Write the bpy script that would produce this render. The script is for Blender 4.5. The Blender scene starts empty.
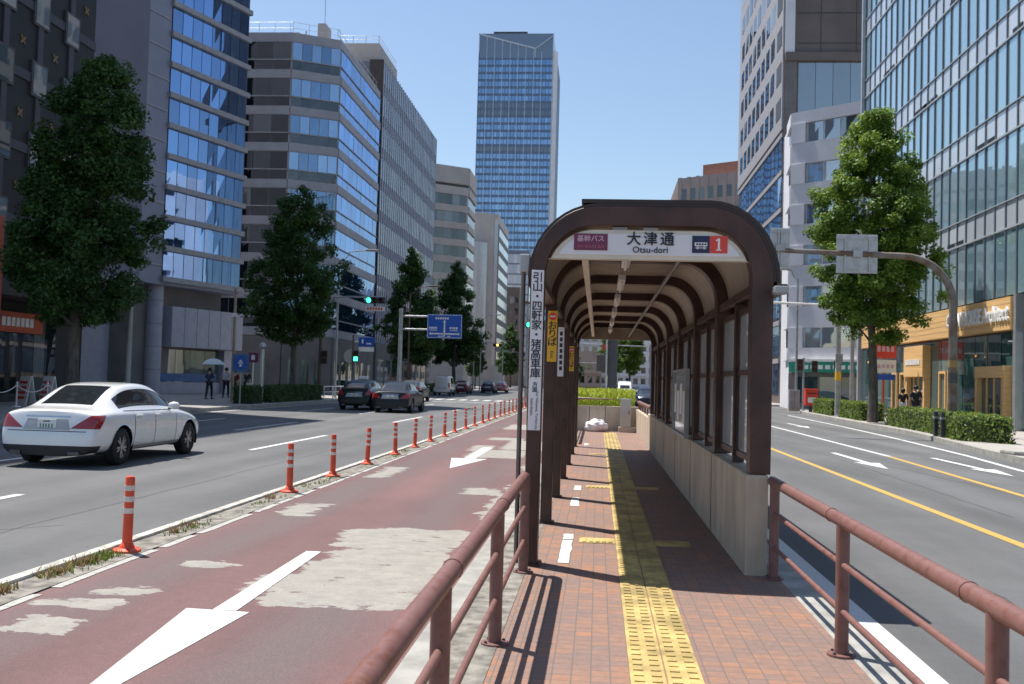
import bpy, bmesh, math, random
import numpy as np
from mathutils import Vector, Matrix
from mathutils.bvhtree import BVHTree

S = bpy.context.scene
COL = S.collection
RAD = math.radians

# ------------------------------------------------------------------ camera
def make_camera():
    yaw, pit, roll = math.atan(.0871), math.atan2(38.6, math.hypot(1000, 87.1)), RAD(1.6)
    fw = Vector((-math.sin(yaw)*math.cos(pit), math.cos(yaw)*math.cos(pit), math.sin(pit)))
    rt = Vector((math.cos(yaw), math.sin(yaw), 0)); up = rt.cross(fw)
    r = rt*math.cos(roll) + up*math.sin(roll)
    u = -rt*math.sin(roll) + up*math.cos(roll)
    c = bpy.data.cameras.new('camera'); o = bpy.data.objects.new('camera', c); COL.objects.link(o)
    c.sensor_width = 36; c.lens = 36*1000/1024; c.clip_start = .05; c.clip_end = 6000
    m = Matrix((r, u, -fw)).transposed().to_4x4(); m.translation = (0, 0, 1.65)
    o.matrix_world = m
    c.dof.use_dof = True; c.dof.focus_distance = 9.5; c.dof.aperture_fstop = 5.0
    S.camera = o
make_camera()

# ------------------------------------------------------------------ sky, sun, exposure
SUN_TO = Vector((-.37, .26, 1)).normalized()
w = bpy.data.worlds.new('World'); S.world = w; w.use_nodes = True
nt = w.node_tree; nt.nodes.clear()
sky = nt.nodes.new('ShaderNodeTexSky'); sky.sky_type = 'NISHITA'; sky.sun_disc = False
sky.sun_elevation = math.asin(SUN_TO.z); sky.sun_rotation = math.atan2(SUN_TO.x, SUN_TO.y)
sky.altitude = 20; sky.air_density = 1.15; sky.dust_density = .75; sky.ozone_density = 2.0
bg = nt.nodes.new('ShaderNodeBackground'); bg.inputs[1].default_value = .104
wo = nt.nodes.new('ShaderNodeOutputWorld')
nt.links.new(sky.outputs[0], bg.inputs[0]); nt.links.new(bg.outputs[0], wo.inputs[0])
sl = bpy.data.lights.new('sun', 'SUN'); sl.energy = 5.0; sl.angle = RAD(.5); sl.color = (1, .955, .88)
so = bpy.data.objects.new('sun', sl); COL.objects.link(so); so.location = (-40, 40, 120)
so.rotation_euler = (-SUN_TO).to_track_quat('-Z', 'Y').to_euler()
S.view_settings.view_transform = 'Standard'; S.view_settings.look = 'None'
S.view_settings.gamma = 1; S.view_settings.exposure = .52; S.view_settings.use_curve_mapping = False
S.cycles.max_bounces = 7; S.cycles.transparent_max_bounces = 12

# ------------------------------------------------------------------ materials
def new_mat(name):
    m = bpy.data.materials.new(name); m.use_nodes = True
    nt = m.node_tree; b = nt.nodes['Principled BSDF']
    return m, nt, b
def nd(nt, t, **kw):
    n = nt.nodes.new(t)
    for k, v in kw.items():
        if k.startswith('i_'): n.inputs[int(k[2:])].default_value = v
        else: setattr(n, k, v)
    return n
def c4(c, k=1): return (min(c[0]*k, 1), min(c[1]*k, 1), min(c[2]*k, 1), 1)
def noise(nt, scale, detail=4, vec=None, rough=.55):
    n = nd(nt, 'ShaderNodeTexNoise'); n.inputs['Scale'].default_value = scale; n.inputs['Detail'].default_value = detail
    n.inputs['Roughness'].default_value = rough
    if vec is not None: nt.links.new(vec, n.inputs['Vector'])
    return n
def ramp(nt, fac, stops):
    r = nd(nt, 'ShaderNodeValToRGB')
    e = r.color_ramp.elements
    while len(e) < len(stops): e.new(.5)
    for k, (p, c) in zip(e, stops): k.position = p; k.color = c4(c)
    nt.links.new(fac, r.inputs[0]); return r
def M(name, col, rough=.6, metal=0, var=.12, scale=2.5, bump=0, bscale=60, spec=.5, col2=None, lo=.38, hi=.62, coat=0, stretch=None):
    m, nt, b = new_mat(name)
    tc = nd(nt, 'ShaderNodeTexCoord'); v = tc.outputs['Object']
    if stretch:
        mp = nd(nt, 'ShaderNodeMapping'); mp.inputs['Scale'].default_value = stretch
        nt.links.new(v, mp.inputs[0]); v2 = mp.outputs[0]
    else: v2 = v
    n = noise(nt, scale, 5, v2)
    a, c = (c4(col, 1-var), c4(col, 1+var)) if col2 is None else (col, col2)
    r = ramp(nt, n.outputs[0], [(lo, a), (hi, c)])
    nt.links.new(r.outputs[0], b.inputs['Base Color'])
    b.inputs['Roughness'].default_value = rough; b.inputs['Metallic'].default_value = metal
    b.inputs['Specular IOR Level'].default_value = spec; b.inputs['Coat Weight'].default_value = coat
    if bump:
        n2 = noise(nt, bscale, 3, v); bp = nd(nt, 'ShaderNodeBump'); bp.inputs['Strength'].default_value = bump
        bp.inputs['Distance'].default_value = .01
        nt.links.new(n2.outputs[0], bp.inputs['Height']); nt.links.new(bp.outputs[0], b.inputs['Normal'])
    return m
def glassmat(name, stops, ior=2.2, rough=.02, tint=(1, 1, 1), refl=.3):
    """coated facade glass: what is behind each pane (blinds, dark rooms) varies pane by pane"""
    m, nt, b = new_mat(name)
    at = nd(nt, 'ShaderNodeAttribute'); at.attribute_name = 'rnd'
    r = ramp(nt, at.outputs['Fac'], stops); r.color_ramp.interpolation = 'LINEAR'
    nt.links.new(r.outputs[0], b.inputs['Base Color'])
    b.inputs['Roughness'].default_value = rough; b.inputs['IOR'].default_value = ior
    gl = nd(nt, 'ShaderNodeBsdfGlossy'); gl.inputs['Color'].default_value = c4(tint); gl.inputs['Roughness'].default_value = rough
    mx = nd(nt, 'ShaderNodeMixShader'); fa = nd(nt, 'ShaderNodeMath', operation='MULTIPLY_ADD'); fa.inputs[1].default_value = refl*.45; fa.inputs[2].default_value = refl*.72
    nt.links.new(at.outputs['Fac'], fa.inputs[0]); nt.links.new(fa.outputs[0], mx.inputs[0])
    nt.links.new(b.outputs[0], mx.inputs[1]); nt.links.new(gl.outputs[0], mx.inputs[2])
    nt.links.new(mx.outputs[0], nt.nodes['Material Output'].inputs[0])
    return m
WORN = [(-1.86,7.9,.52,.72),(-1.86,9.4,.42,1.35),(-2.3,10.15,.2,.5),(-2.42,7.75,.12,.25),(-1.15,13.8,.1,1.9),(-1.62,14.7,.18,.3),(-2.2,22.3,.5,1.1),(-1.75,25.6,.45,1.7),(-2.5,28,.35,.5),(-2.75,24,.15,.9),
        (-3.6,17.2,.06,.9),(-3.55,12,.08,.5),(-3.28,8.42,.1,.03),(-3.5,6.2,.08,.1),(-3.45,7.22,.1,.02),(-3.6,6.8,.15,.02),(-2.7,35.5,.35,1.8),(-1.25,19,.06,.5),(-1.3,32,.1,1.5)]
def asphalt(name, col, var=.16, patchy=.5, red=None):
    m, nt, b = new_mat(name)
    tc = nd(nt, 'ShaderNodeTexCoord'); v = tc.outputs['Object']
    mp = nd(nt, 'ShaderNodeMapping'); mp.inputs['Scale'].default_value = (1, .12, 1); nt.links.new(v, mp.inputs[0])
    n1 = noise(nt, .9, 5, mp.outputs[0], .6); n2 = noise(nt, 95, 2, v); n3 = noise(nt, 9, 4, v, .7)
    r1 = ramp(nt, n1.outputs[0], [(.3, c4(col, 1-var)), (.7, c4(col, 1+var))])
    r2 = ramp(nt, n2.outputs[0], [(.3, (.62, .62, .62)), (.7, (1.0, 1.0, 1.0))])
    r3 = ramp(nt, n3.outputs[0], [(.3, (.86, .86, .86)), (.75, (1.0, 1.0, 1.0))])
    x = nd(nt, 'ShaderNodeMix', data_type='RGBA', blend_type='MULTIPLY'); x.inputs[0].default_value = .8
    nt.links.new(r1.outputs[0], x.inputs[6]); nt.links.new(r2.outputs[0], x.inputs[7])
    y = nd(nt, 'ShaderNodeMix', data_type='RGBA', blend_type='MULTIPLY'); y.inputs[0].default_value = 1
    nt.links.new(x.outputs[2], y.inputs[6]); nt.links.new(r3.outputs[0], y.inputs[7])
    out = y.outputs[2]
    # darker oil band and polished wheel paths along the lanes, with blotchy repairs
    sx0 = nd(nt, 'ShaderNodeSeparateXYZ'); nt.links.new(v, sx0.inputs[0])
    ww = nd(nt, 'ShaderNodeMath', operation='MULTIPLY_ADD'); ww.inputs[1].default_value = 4.3; ww.inputs[2].default_value = .8; nt.links.new(sx0.outputs[0], ww.inputs[0])
    sn = nd(nt, 'ShaderNodeMath', operation='SINE'); nt.links.new(ww.outputs[0], sn.inputs[0])
    bl = noise(nt, .35, 4, v, .6); aa = nd(nt, 'ShaderNodeMath', operation='MULTIPLY_ADD'); aa.inputs[1].default_value = .14
    nt.links.new(sn.outputs[0], aa.inputs[0]); nt.links.new(bl.outputs[0], aa.inputs[2])
    rw = ramp(nt, aa.outputs[0], [(.3, (.76,.76,.76)), (.68, (1,1,1))])
    yy = nd(nt, 'ShaderNodeMix', data_type='RGBA', blend_type='MULTIPLY'); yy.inputs[0].default_value = 1
    nt.links.new(out, yy.inputs[6]); nt.links.new(rw.outputs[0], yy.inputs[7]); out = yy.outputs[2]
    if red:
        # the tyre-polished tracks are greyer than the red surfacing beside them
        sx = nd(nt, 'ShaderNodeSeparateXYZ'); nt.links.new(v, sx.inputs[0])
        wv = nd(nt, 'ShaderNodeMath', operation='SINE'); mu = nd(nt, 'ShaderNodeMath', operation='MULTIPLY_ADD')
        mu.inputs[1].default_value = 3.9; mu.inputs[2].default_value = 2.6
        nt.links.new(sx.outputs[0], mu.inputs[0]); nt.links.new(mu.outputs[0], wv.inputs[0])
        ad = nd(nt, 'ShaderNodeMath', operation='MULTIPLY_ADD'); ad.inputs[1].default_value = .22; 
        nt.links.new(wv.outputs[0], ad.inputs[0]); nt.links.new(n1.outputs[0], ad.inputs[2])
        rr = ramp(nt, ad.outputs[0], [(.45, (0, 0, 0)), (.8, (1, 1, 1))])
        z = nd(nt, 'ShaderNodeMix', data_type='RGBA'); nt.links.new(rr.outputs[0], z.inputs[0])
        nt.links.new(out, z.inputs[6])
        q = nd(nt, 'ShaderNodeMix', data_type='RGBA', blend_type='MULTIPLY'); q.inputs[0].default_value = 1
        q.inputs[6].default_value = c4(red); nt.links.new(r2.outputs[0], q.inputs[7])
        nt.links.new(q.outputs[2], z.inputs[7]); out = z.outputs[2]
        # places where the surfacing has worn off to pale concrete
        dist = None
        for cx, cy, hx, hy in WORN:
            a = nd(nt, 'ShaderNodeVectorMath', operation='SUBTRACT'); a.inputs[1].default_value = (cx, cy, 0); nt.links.new(v, a.inputs[0])
            e = nd(nt, 'ShaderNodeVectorMath', operation='ABSOLUTE'); nt.links.new(a.outputs[0], e.inputs[0])
            g = nd(nt, 'ShaderNodeVectorMath', operation='SUBTRACT'); g.inputs[1].default_value = (hx, hy, 1); nt.links.new(e.outputs[0], g.inputs[0])
            h = nd(nt, 'ShaderNodeVectorMath', operation='MAXIMUM'); h.inputs[1].default_value = (0, 0, 0); nt.links.new(g.outputs[0], h.inputs[0])
            l = nd(nt, 'ShaderNodeVectorMath', operation='LENGTH'); nt.links.new(h.outputs[0], l.inputs[0])
            if dist is None: dist = l.outputs['Value']
            else:
                mi = nd(nt, 'ShaderNodeMath', operation='MINIMUM'); nt.links.new(dist, mi.inputs[0]); nt.links.new(l.outputs['Value'], mi.inputs[1]); dist = mi.outputs[0]
        mp2 = nd(nt, 'ShaderNodeMapping'); mp2.inputs['Scale'].default_value = (1.7, 3.0, 1); nt.links.new(v, mp2.inputs[0])
        w1 = noise(nt, 1.5, 8, mp2.outputs[0], .66)
        s1 = nd(nt, 'ShaderNodeMath', operation='MULTIPLY_ADD'); s1.inputs[1].default_value = .8; nt.links.new(w1.outputs[0], s1.inputs[0]); nt.links.new(dist, s1.inputs[2])
        wr = ramp(nt, s1.outputs[0], [(.492, (1,1,1)), (.505, (.8,.8,.8)), (.522, (0,0,0))])
        cc = noise(nt, 5, 6, v, .7); cr = ramp(nt, cc.outputs[0], [(.3, (.255,.24,.215)), (.7, (.37,.345,.305))])
        cg = nd(nt, 'ShaderNodeMix', data_type='RGBA', blend_type='MULTIPLY'); cg.inputs[0].default_value = .55; nt.links.new(cr.outputs[0], cg.inputs[6]); nt.links.new(r2.outputs[0], cg.inputs[7])
        zz = nd(nt, 'ShaderNodeMix', data_type='RGBA'); nt.links.new(wr.outputs[0], zz.inputs[0]); nt.links.new(out, zz.inputs[6]); nt.links.new(cg.outputs[2], zz.inputs[7]); out = zz.outputs[2]
    nt.links.new(out, b.inputs['Base Color']); b.inputs['Roughness'].default_value = .85
    bp = nd(nt, 'ShaderNodeBump'); bp.inputs['Strength'].default_value = .5; bp.inputs['Distance'].default_value = .008
    nt.links.new(n2.outputs[0], bp.inputs['Height']); nt.links.new(bp.outputs[0], b.inputs['Normal'])
    return m
def paint(name, col, worn=.4):
    m, nt, b = new_mat(name)
    tc = nd(nt, 'ShaderNodeTexCoord'); n = noise(nt, 14, 6, tc.outputs['Object'], .75)
    r = ramp(nt, n.outputs[0], [(.22+.1*worn, (.2, .2, .2)), (.36+.1*worn, c4(col, .9)), (.7, c4(col))])
    nt.links.new(r.outputs[0], b.inputs['Base Color']); b.inputs['Roughness'].default_value = .7
    return m
def tilemat(name, size, cols, mortar, bump=.3, offset=0, var=(.3, .7)):
    m, nt, b = new_mat(name)
    tc = nd(nt, 'ShaderNodeTexCoord'); v = tc.outputs['Object']
    br = nd(nt, 'ShaderNodeTexBrick'); br.offset = offset; br.squash = 1
    br.inputs['Scale'].default_value = 1; br.inputs['Mortar Size'].default_value = size[2]
    br.inputs['Brick Width'].default_value = size[0]; br.inputs['Row Height'].default_value = size[1]
    br.inputs['Bias'].default_value = 0; br.inputs['Mortar Smooth'].default_value = .2
    br.inputs['Color1'].default_value = (0, 0, 0, 1); br.inputs['Color2'].default_value = (1, 1, 1, 1); br.inputs['Mortar'].default_value = (.5, .5, .5, 1)
    nt.links.new(v, br.inputs['Vector'])
    big = noise(nt, 1.3, 3, v)
    # a tile's own colour, drifting in large patches
    ad = nd(nt, 'ShaderNodeMath', operation='MULTIPLY_ADD'); ad.inputs[1].default_value = .55
    sub = nd(nt, 'ShaderNodeMath', operation='MULTIPLY_ADD'); sub.inputs[1].default_value = 1.2; sub.inputs[2].default_value = -.38
    nt.links.new(big.outputs[0], sub.inputs[0])
    nt.links.new(br.outputs['Color'], ad.inputs[0]); nt.links.new(sub.outputs[0], ad.inputs[2])
    r = ramp(nt, ad.outputs[0], cols)
    dirt = noise(nt, 22, 5, v, .7); rd = ramp(nt, dirt.outputs[0], [(.3, (.72, .72, .72)), (.65, (1, 1, 1))])
    mx = nd(nt, 'ShaderNodeMix', data_type='RGBA', blend_type='MULTIPLY'); mx.inputs[0].default_value = .8
    nt.links.new(r.outputs[0], mx.inputs[6]); nt.links.new(rd.outputs[0], mx.inputs[7])
    m2 = nd(nt, 'ShaderNodeMix', data_type='RGBA'); m2.inputs[7].default_value = c4(mortar)
    nt.links.new(br.outputs['Fac'], m2.inputs[0]); nt.links.new(mx.outputs[2], m2.inputs[6])
    nt.links.new(m2.outputs[2], b.inputs['Base Color']); b.inputs['Roughness'].default_value = .7
    bp = nd(nt, 'ShaderNodeBump', invert=True); bp.inputs['Strength'].default_value = bump; bp.inputs['Distance'].default_value = .01
    nt.links.new(br.outputs['Fac'], bp.inputs['Height']); nt.links.new(bp.outputs[0], b.inputs['Normal'])
    return m
def leafmat(name, lo, hi):
    m, nt, b = new_mat(name)
    at = nd(nt, 'ShaderNodeAttribute'); at.attribute_name = 'rnd'
    r = ramp(nt, at.outputs['Fac'], [(0, lo), (1, hi)])
    nt.links.new(r.outputs[0], b.inputs['Base Color']); b.inputs['Roughness'].default_value = .5
    b.inputs['Specular IOR Level'].default_value = .3
    tr = nd(nt, 'ShaderNodeBsdfTranslucent')
    hs = nd(nt, 'ShaderNodeHueSaturation'); hs.inputs['Value'].default_value = 1.5; hs.inputs['Hue'].default_value = .47
    nt.links.new(r.outputs[0], hs.inputs['Color']); nt.links.new(hs.outputs[0], tr.inputs[0])
    mx = nd(nt, 'ShaderNodeMixShader'); mx.inputs[0].default_value = .3
    nt.links.new(b.outputs[0], mx.inputs[1]); nt.links.new(tr.outputs[0], mx.inputs[2])
    nt.links.new(mx.outputs[0], nt.nodes['Material Output'].inputs[0])
    return m
def misty(name):
    m, nt, b = new_mat(name)
    tc = nd(nt, 'ShaderNodeTexCoord'); n = noise(nt, .8, 3, tc.outputs['Object'])
    r = ramp(nt, n.outputs[0], [(.3, (.47, .44, .42)), (.7, (.56, .53, .51))])
    tl = nd(nt, 'ShaderNodeBsdfTranslucent'); nt.links.new(r.outputs[0], tl.inputs[0]); nt.links.new(r.outputs[0], b.inputs['Base Color']); b.inputs['Roughness'].default_value = .12
    a = nd(nt, 'ShaderNodeMixShader'); a.inputs[0].default_value = .55; nt.links.new(b.outputs[0], a.inputs[1]); nt.links.new(tl.outputs[0], a.inputs[2])
    tr = nd(nt, 'ShaderNodeBsdfTransparent'); tr.inputs[0].default_value = (.85,.86,.87,1)
    rf = ramp(nt, n.outputs[0], [(.3, (.36,.36,.36)), (.7, (.48,.48,.48))])
    x = nd(nt, 'ShaderNodeMixShader'); nt.links.new(rf.outputs[0], x.inputs[0]); nt.links.new(tr.outputs[0], x.inputs[1]); nt.links.new(a.outputs[0], x.inputs[2])
    nt.links.new(x.outputs[0], nt.nodes['Material Output'].inputs[0]); return m
def wornpatch(name, conc, red):
    m, nt, b = new_mat(name)
    tc = nd(nt, 'ShaderNodeTexCoord'); v = tc.outputs['Object']
    mp = nd(nt, 'ShaderNodeMapping'); mp.inputs['Scale'].default_value = (1.6, 6, 1); nt.links.new(v, mp.inputs[0])
    n = noise(nt, 1.5, 7, mp.outputs[0], .68); g = noise(nt, 95, 2, v); s = noise(nt, 4, 5, v)
    cr = ramp(nt, s.outputs[0], [(.3, c4(conc, .8)), (.7, c4(conc, 1.08))])
    r = ramp(nt, n.outputs[0], [(.375, c4(red)), (.395, c4(conc, .72)), (.43, c4(conc, 1.0))])
    k = ramp(nt, n.outputs[0], [(.375, (0,0,0)), (.42, (1,1,1))])
    x = nd(nt, 'ShaderNodeMix', data_type='RGBA'); nt.links.new(k.outputs[0], x.inputs[0]); nt.links.new(r.outputs[0], x.inputs[6]); nt.links.new(cr.outputs[0], x.inputs[7])
    gr = ramp(nt, g.outputs[0], [(.3, (.7,.7,.7)), (.7, (1,1,1))])
    y = nd(nt, 'ShaderNodeMix', data_type='RGBA', blend_type='MULTIPLY'); y.inputs[0].default_value = .6
    nt.links.new(x.outputs[2], y.inputs[6]); nt.links.new(gr.outputs[0], y.inputs[7]); nt.links.new(y.outputs[2], b.inputs['Base Color']); b.inputs['Roughness'].default_value = .85
    return m
def lampmat(name, col, e):
    m, nt, b = new_mat(name); b.inputs['Base Color'].default_value = c4(col)
    b.inputs['Emission Color'].default_value = c4(col); b.inputs['Emission Strength'].default_value = e; return m
def clear(name, col, alpha, rough=.05):
    m, nt, b = new_mat(name)
    tc = nd(nt, 'ShaderNodeTexCoord'); n = noise(nt, 3, 4, tc.outputs['Object'])
    r = ramp(nt, n.outputs[0], [(.3, c4(col, .8)), (.7, c4(col, 1.15))]); nt.links.new(r.outputs[0], b.inputs['Base Color'])
    b.inputs['Roughness'].default_value = rough; b.inputs['Alpha'].default_value = alpha; return m

m_asph = asphalt('asphalt', (.152, .153, .157)); m_red = asphalt('red_asphalt', (.205, .11, .107), .16, red=(.155, .112, .11))
m_white = paint('white_road_paint', (.6, .6, .585), .25); m_white2 = paint('worn_white_road_paint', (.42, .41, .38), 1.15)
m_yellow = paint('yellow_road_paint', (.5, .32, .075), .35)
m_patch = wornpatch('bare_concrete_patch', (.36, .338, .3), (.17, .085, .08))
m_tar = M('crack_tar', (.07,.07,.07), .7)
m_kerb = M('kerb_concrete', (.31, .3, .275), .85, var=.18, scale=4, bump=.3, bscale=90)
m_kerbw = M('pale_kerb_paint', (.46, .44, .39), .8, var=.3, scale=6)
m_soil = M('dirty_strip', (.2, .185, .16), .9, var=.4, scale=7, bump=.4)
m_pave = M('pavement_slabs', (.34, .315, .29), .85, var=.12, scale=3, bump=.2)
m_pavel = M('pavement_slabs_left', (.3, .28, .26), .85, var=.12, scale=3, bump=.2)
m_ground = M('city_ground', (.22, .21, .2), .9, var=.2, scale=.3)
m_tile = tilemat('brick_tiles', (.1, .1, .0035), [(.2, (.23, .15, .125)), (.5, (.265, .158, .12)), (.74, (.32, .168, .108)), (.95, (.38, .165, .088))], (.14, .115, .1), .5, 0)
m_tact = M('yellow_tactile', (.43, .315, .115), .65, var=.3, scale=4, bump=.15)
m_conc = M('weathered_concrete', (.48, .395, .305), .85, var=.13, scale=3.5, bump=.25, bscale=70, stretch=(1, 1, .35))
m_brown = M('dark_brown_paint', (.054, .0225, .0175), .45, var=.35, scale=3, spec=.5)
m_brownr = M('roof_brown_paint', (.035, .018, .015), .45, var=.15)
m_beige = M('beige_ceiling_panel', (.31, .262, .205), .55, var=.12)
m_beigep = M('cream_paint', (.66, .6, .5), .5, var=.06)
def railmat():
    m, nt, b = new_mat('faded_rail_paint')
    tc = nd(nt, 'ShaderNodeTexCoord'); v = tc.outputs['Object']
    n = noise(nt, 11, 7, v, .72); big = noise(nt, .8, 2, v)
    r = ramp(nt, n.outputs[0], [(.34, (.13, .045, .033)), (.40, (.15, .06, .05)), (.62, (.172, .074, .064))])
    mt = nd(nt, 'ShaderNodeMath', operation='MULTIPLY_ADD'); mt.inputs[1].default_value = .35
    nt.links.new(big.outputs[0], mt.inputs[0]); nt.links.new(n.outputs[0], mt.inputs[2])
    pk = ramp(nt, mt.outputs[0], [(.5, (0, 0, 0)), (.78, (1, 1, 1))])
    mx = nd(nt, 'ShaderNodeMix', data_type='RGBA'); mx.inputs[7].default_value = (.2, .098, .085, 1)
    nt.links.new(pk.outputs[0], mx.inputs[0]); nt.links.new(r.outputs[0], mx.inputs[6])
    # flaked paint: rust where the top coat has come off, mostly in a few stretches
    ch = noise(nt, 26, 8, v, .8); zone = noise(nt, .55, 2, v)
    za = nd(nt, 'ShaderNodeMath', operation='MULTIPLY_ADD'); za.inputs[1].default_value = .9; nt.links.new(zone.outputs[0], za.inputs[0]); nt.links.new(ch.outputs[0], za.inputs[2])
    zr = ramp(nt, za.outputs[0], [(.985, (0,0,0)), (1.0, (1,1,1))]); zr.color_ramp.elements[0].position = .97
    m3 = nd(nt, 'ShaderNodeMix', data_type='RGBA'); m3.inputs[7].default_value = (.16, .055, .026, 1)
    hv = nd(nt, 'ShaderNodeMath', operation='MULTIPLY'); hv.inputs[1].default_value = .87; nt.links.new(za.outputs[0], hv.inputs[0]); zr2 = ramp(nt, hv.outputs[0], [(.955, (0,0,0)), (.975, (1,1,1))])
    nt.links.new(zr2.outputs[0], m3.inputs[0]); nt.links.new(mx.outputs[2], m3.inputs[6])
    nt.links.new(m3.outputs[2], b.inputs['Base Color']); b.inputs['Roughness'].default_value = .5
    return m
m_rail = railmat()
m_steel = M('galvanised_steel', (.36, .37, .38), .45, .4, var=.15); m_grey = M('grey_paint', (.3, .31, .32), .5, var=.1)
m_dkgrey = M('dark_grey_metal', (.05, .05, .055), .5, var=.2); m_black = M('black_plastic', (.012, .012, .013), .5, var=.2)
m_wpanel = M('white_panel', (.72, .71, .74), .45, var=.03); m_wplastic = M('white_enamel', (.78, .77, .76), .4, var=.05)
m_text = M('sign_text_black', (.015, .015, .03), .5, var=.05); m_navy = M('navy_print', (.012, .018, .07), .45, var=.05)
m_redp = M('red_print', (.68, .06, .04), .45, var=.04); m_purple = M('purple_print', (.17, .03, .085), .5, var=.05)
m_pink = M('pink_print', (.5, .16, .2), .5); m_yel = M('yellow_sign', (.8, .46, .03), .45, var=.05)
m_blue = M('blue_sign', (.015, .09, .42), .4, var=.05); m_orange = M('orange_plastic', (.72, .085, .03), .45, var=.1, scale=6)
m_refl = M('white_reflective_band', (.72, .66, .6), .4, var=.1)
m_frost = misty('misty_glass'); m_glassclr = clear('clear_glass', (.05, .07, .07), .3, .03)
m_trunk = M('bark', (.1, .085, .07), .9, var=.35, scale=9, bump=.6, bscale=25, stretch=(1, 1, .3))
m_leafA = leafmat('leaf_bright', (.04, .1, .012), (.19, .31, .045)); m_leafB = leafmat('leaf_deep', (.017, .056, .013), (.068, .145, .033))
m_leafC = leafmat('leaf_hedge', (.035, .08, .012), (.19, .27, .05)); m_leafD = leafmat('leaf_young', (.13, .22, .02), (.42, .5, .07))
m_dry = leafmat('dry_weed', (.17, .12, .06), (.34, .25, .12))
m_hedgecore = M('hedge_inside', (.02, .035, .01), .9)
m_tyre = M('tyre_rubber', (.018, .018, .02), .85, var=.1); m_rim = M('alloy', (.33, .33, .35), .35, .85, var=.05)
m_lampg = lampmat('green_signal', (.05, .9, .45), 3.0); m_lampa = lampmat('amber_signal', (1, .5, .1), 3.5)
m_off = M('unlit_lens', (.03, .012, .012), .25); m_chrome = M('chrome', (.6, .6, .62), .15, 1, var=.02)
m_carglass = M('car_glass', (.016, .018, .02), .03, spec=.9, var=.1); m_tail = M('tail_lamp', (.36, .012, .015), .12, var=.2, coat=1)
m_tubelight = M('lamp_tube', (.8, .8, .78), .3, var=.02)

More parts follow.
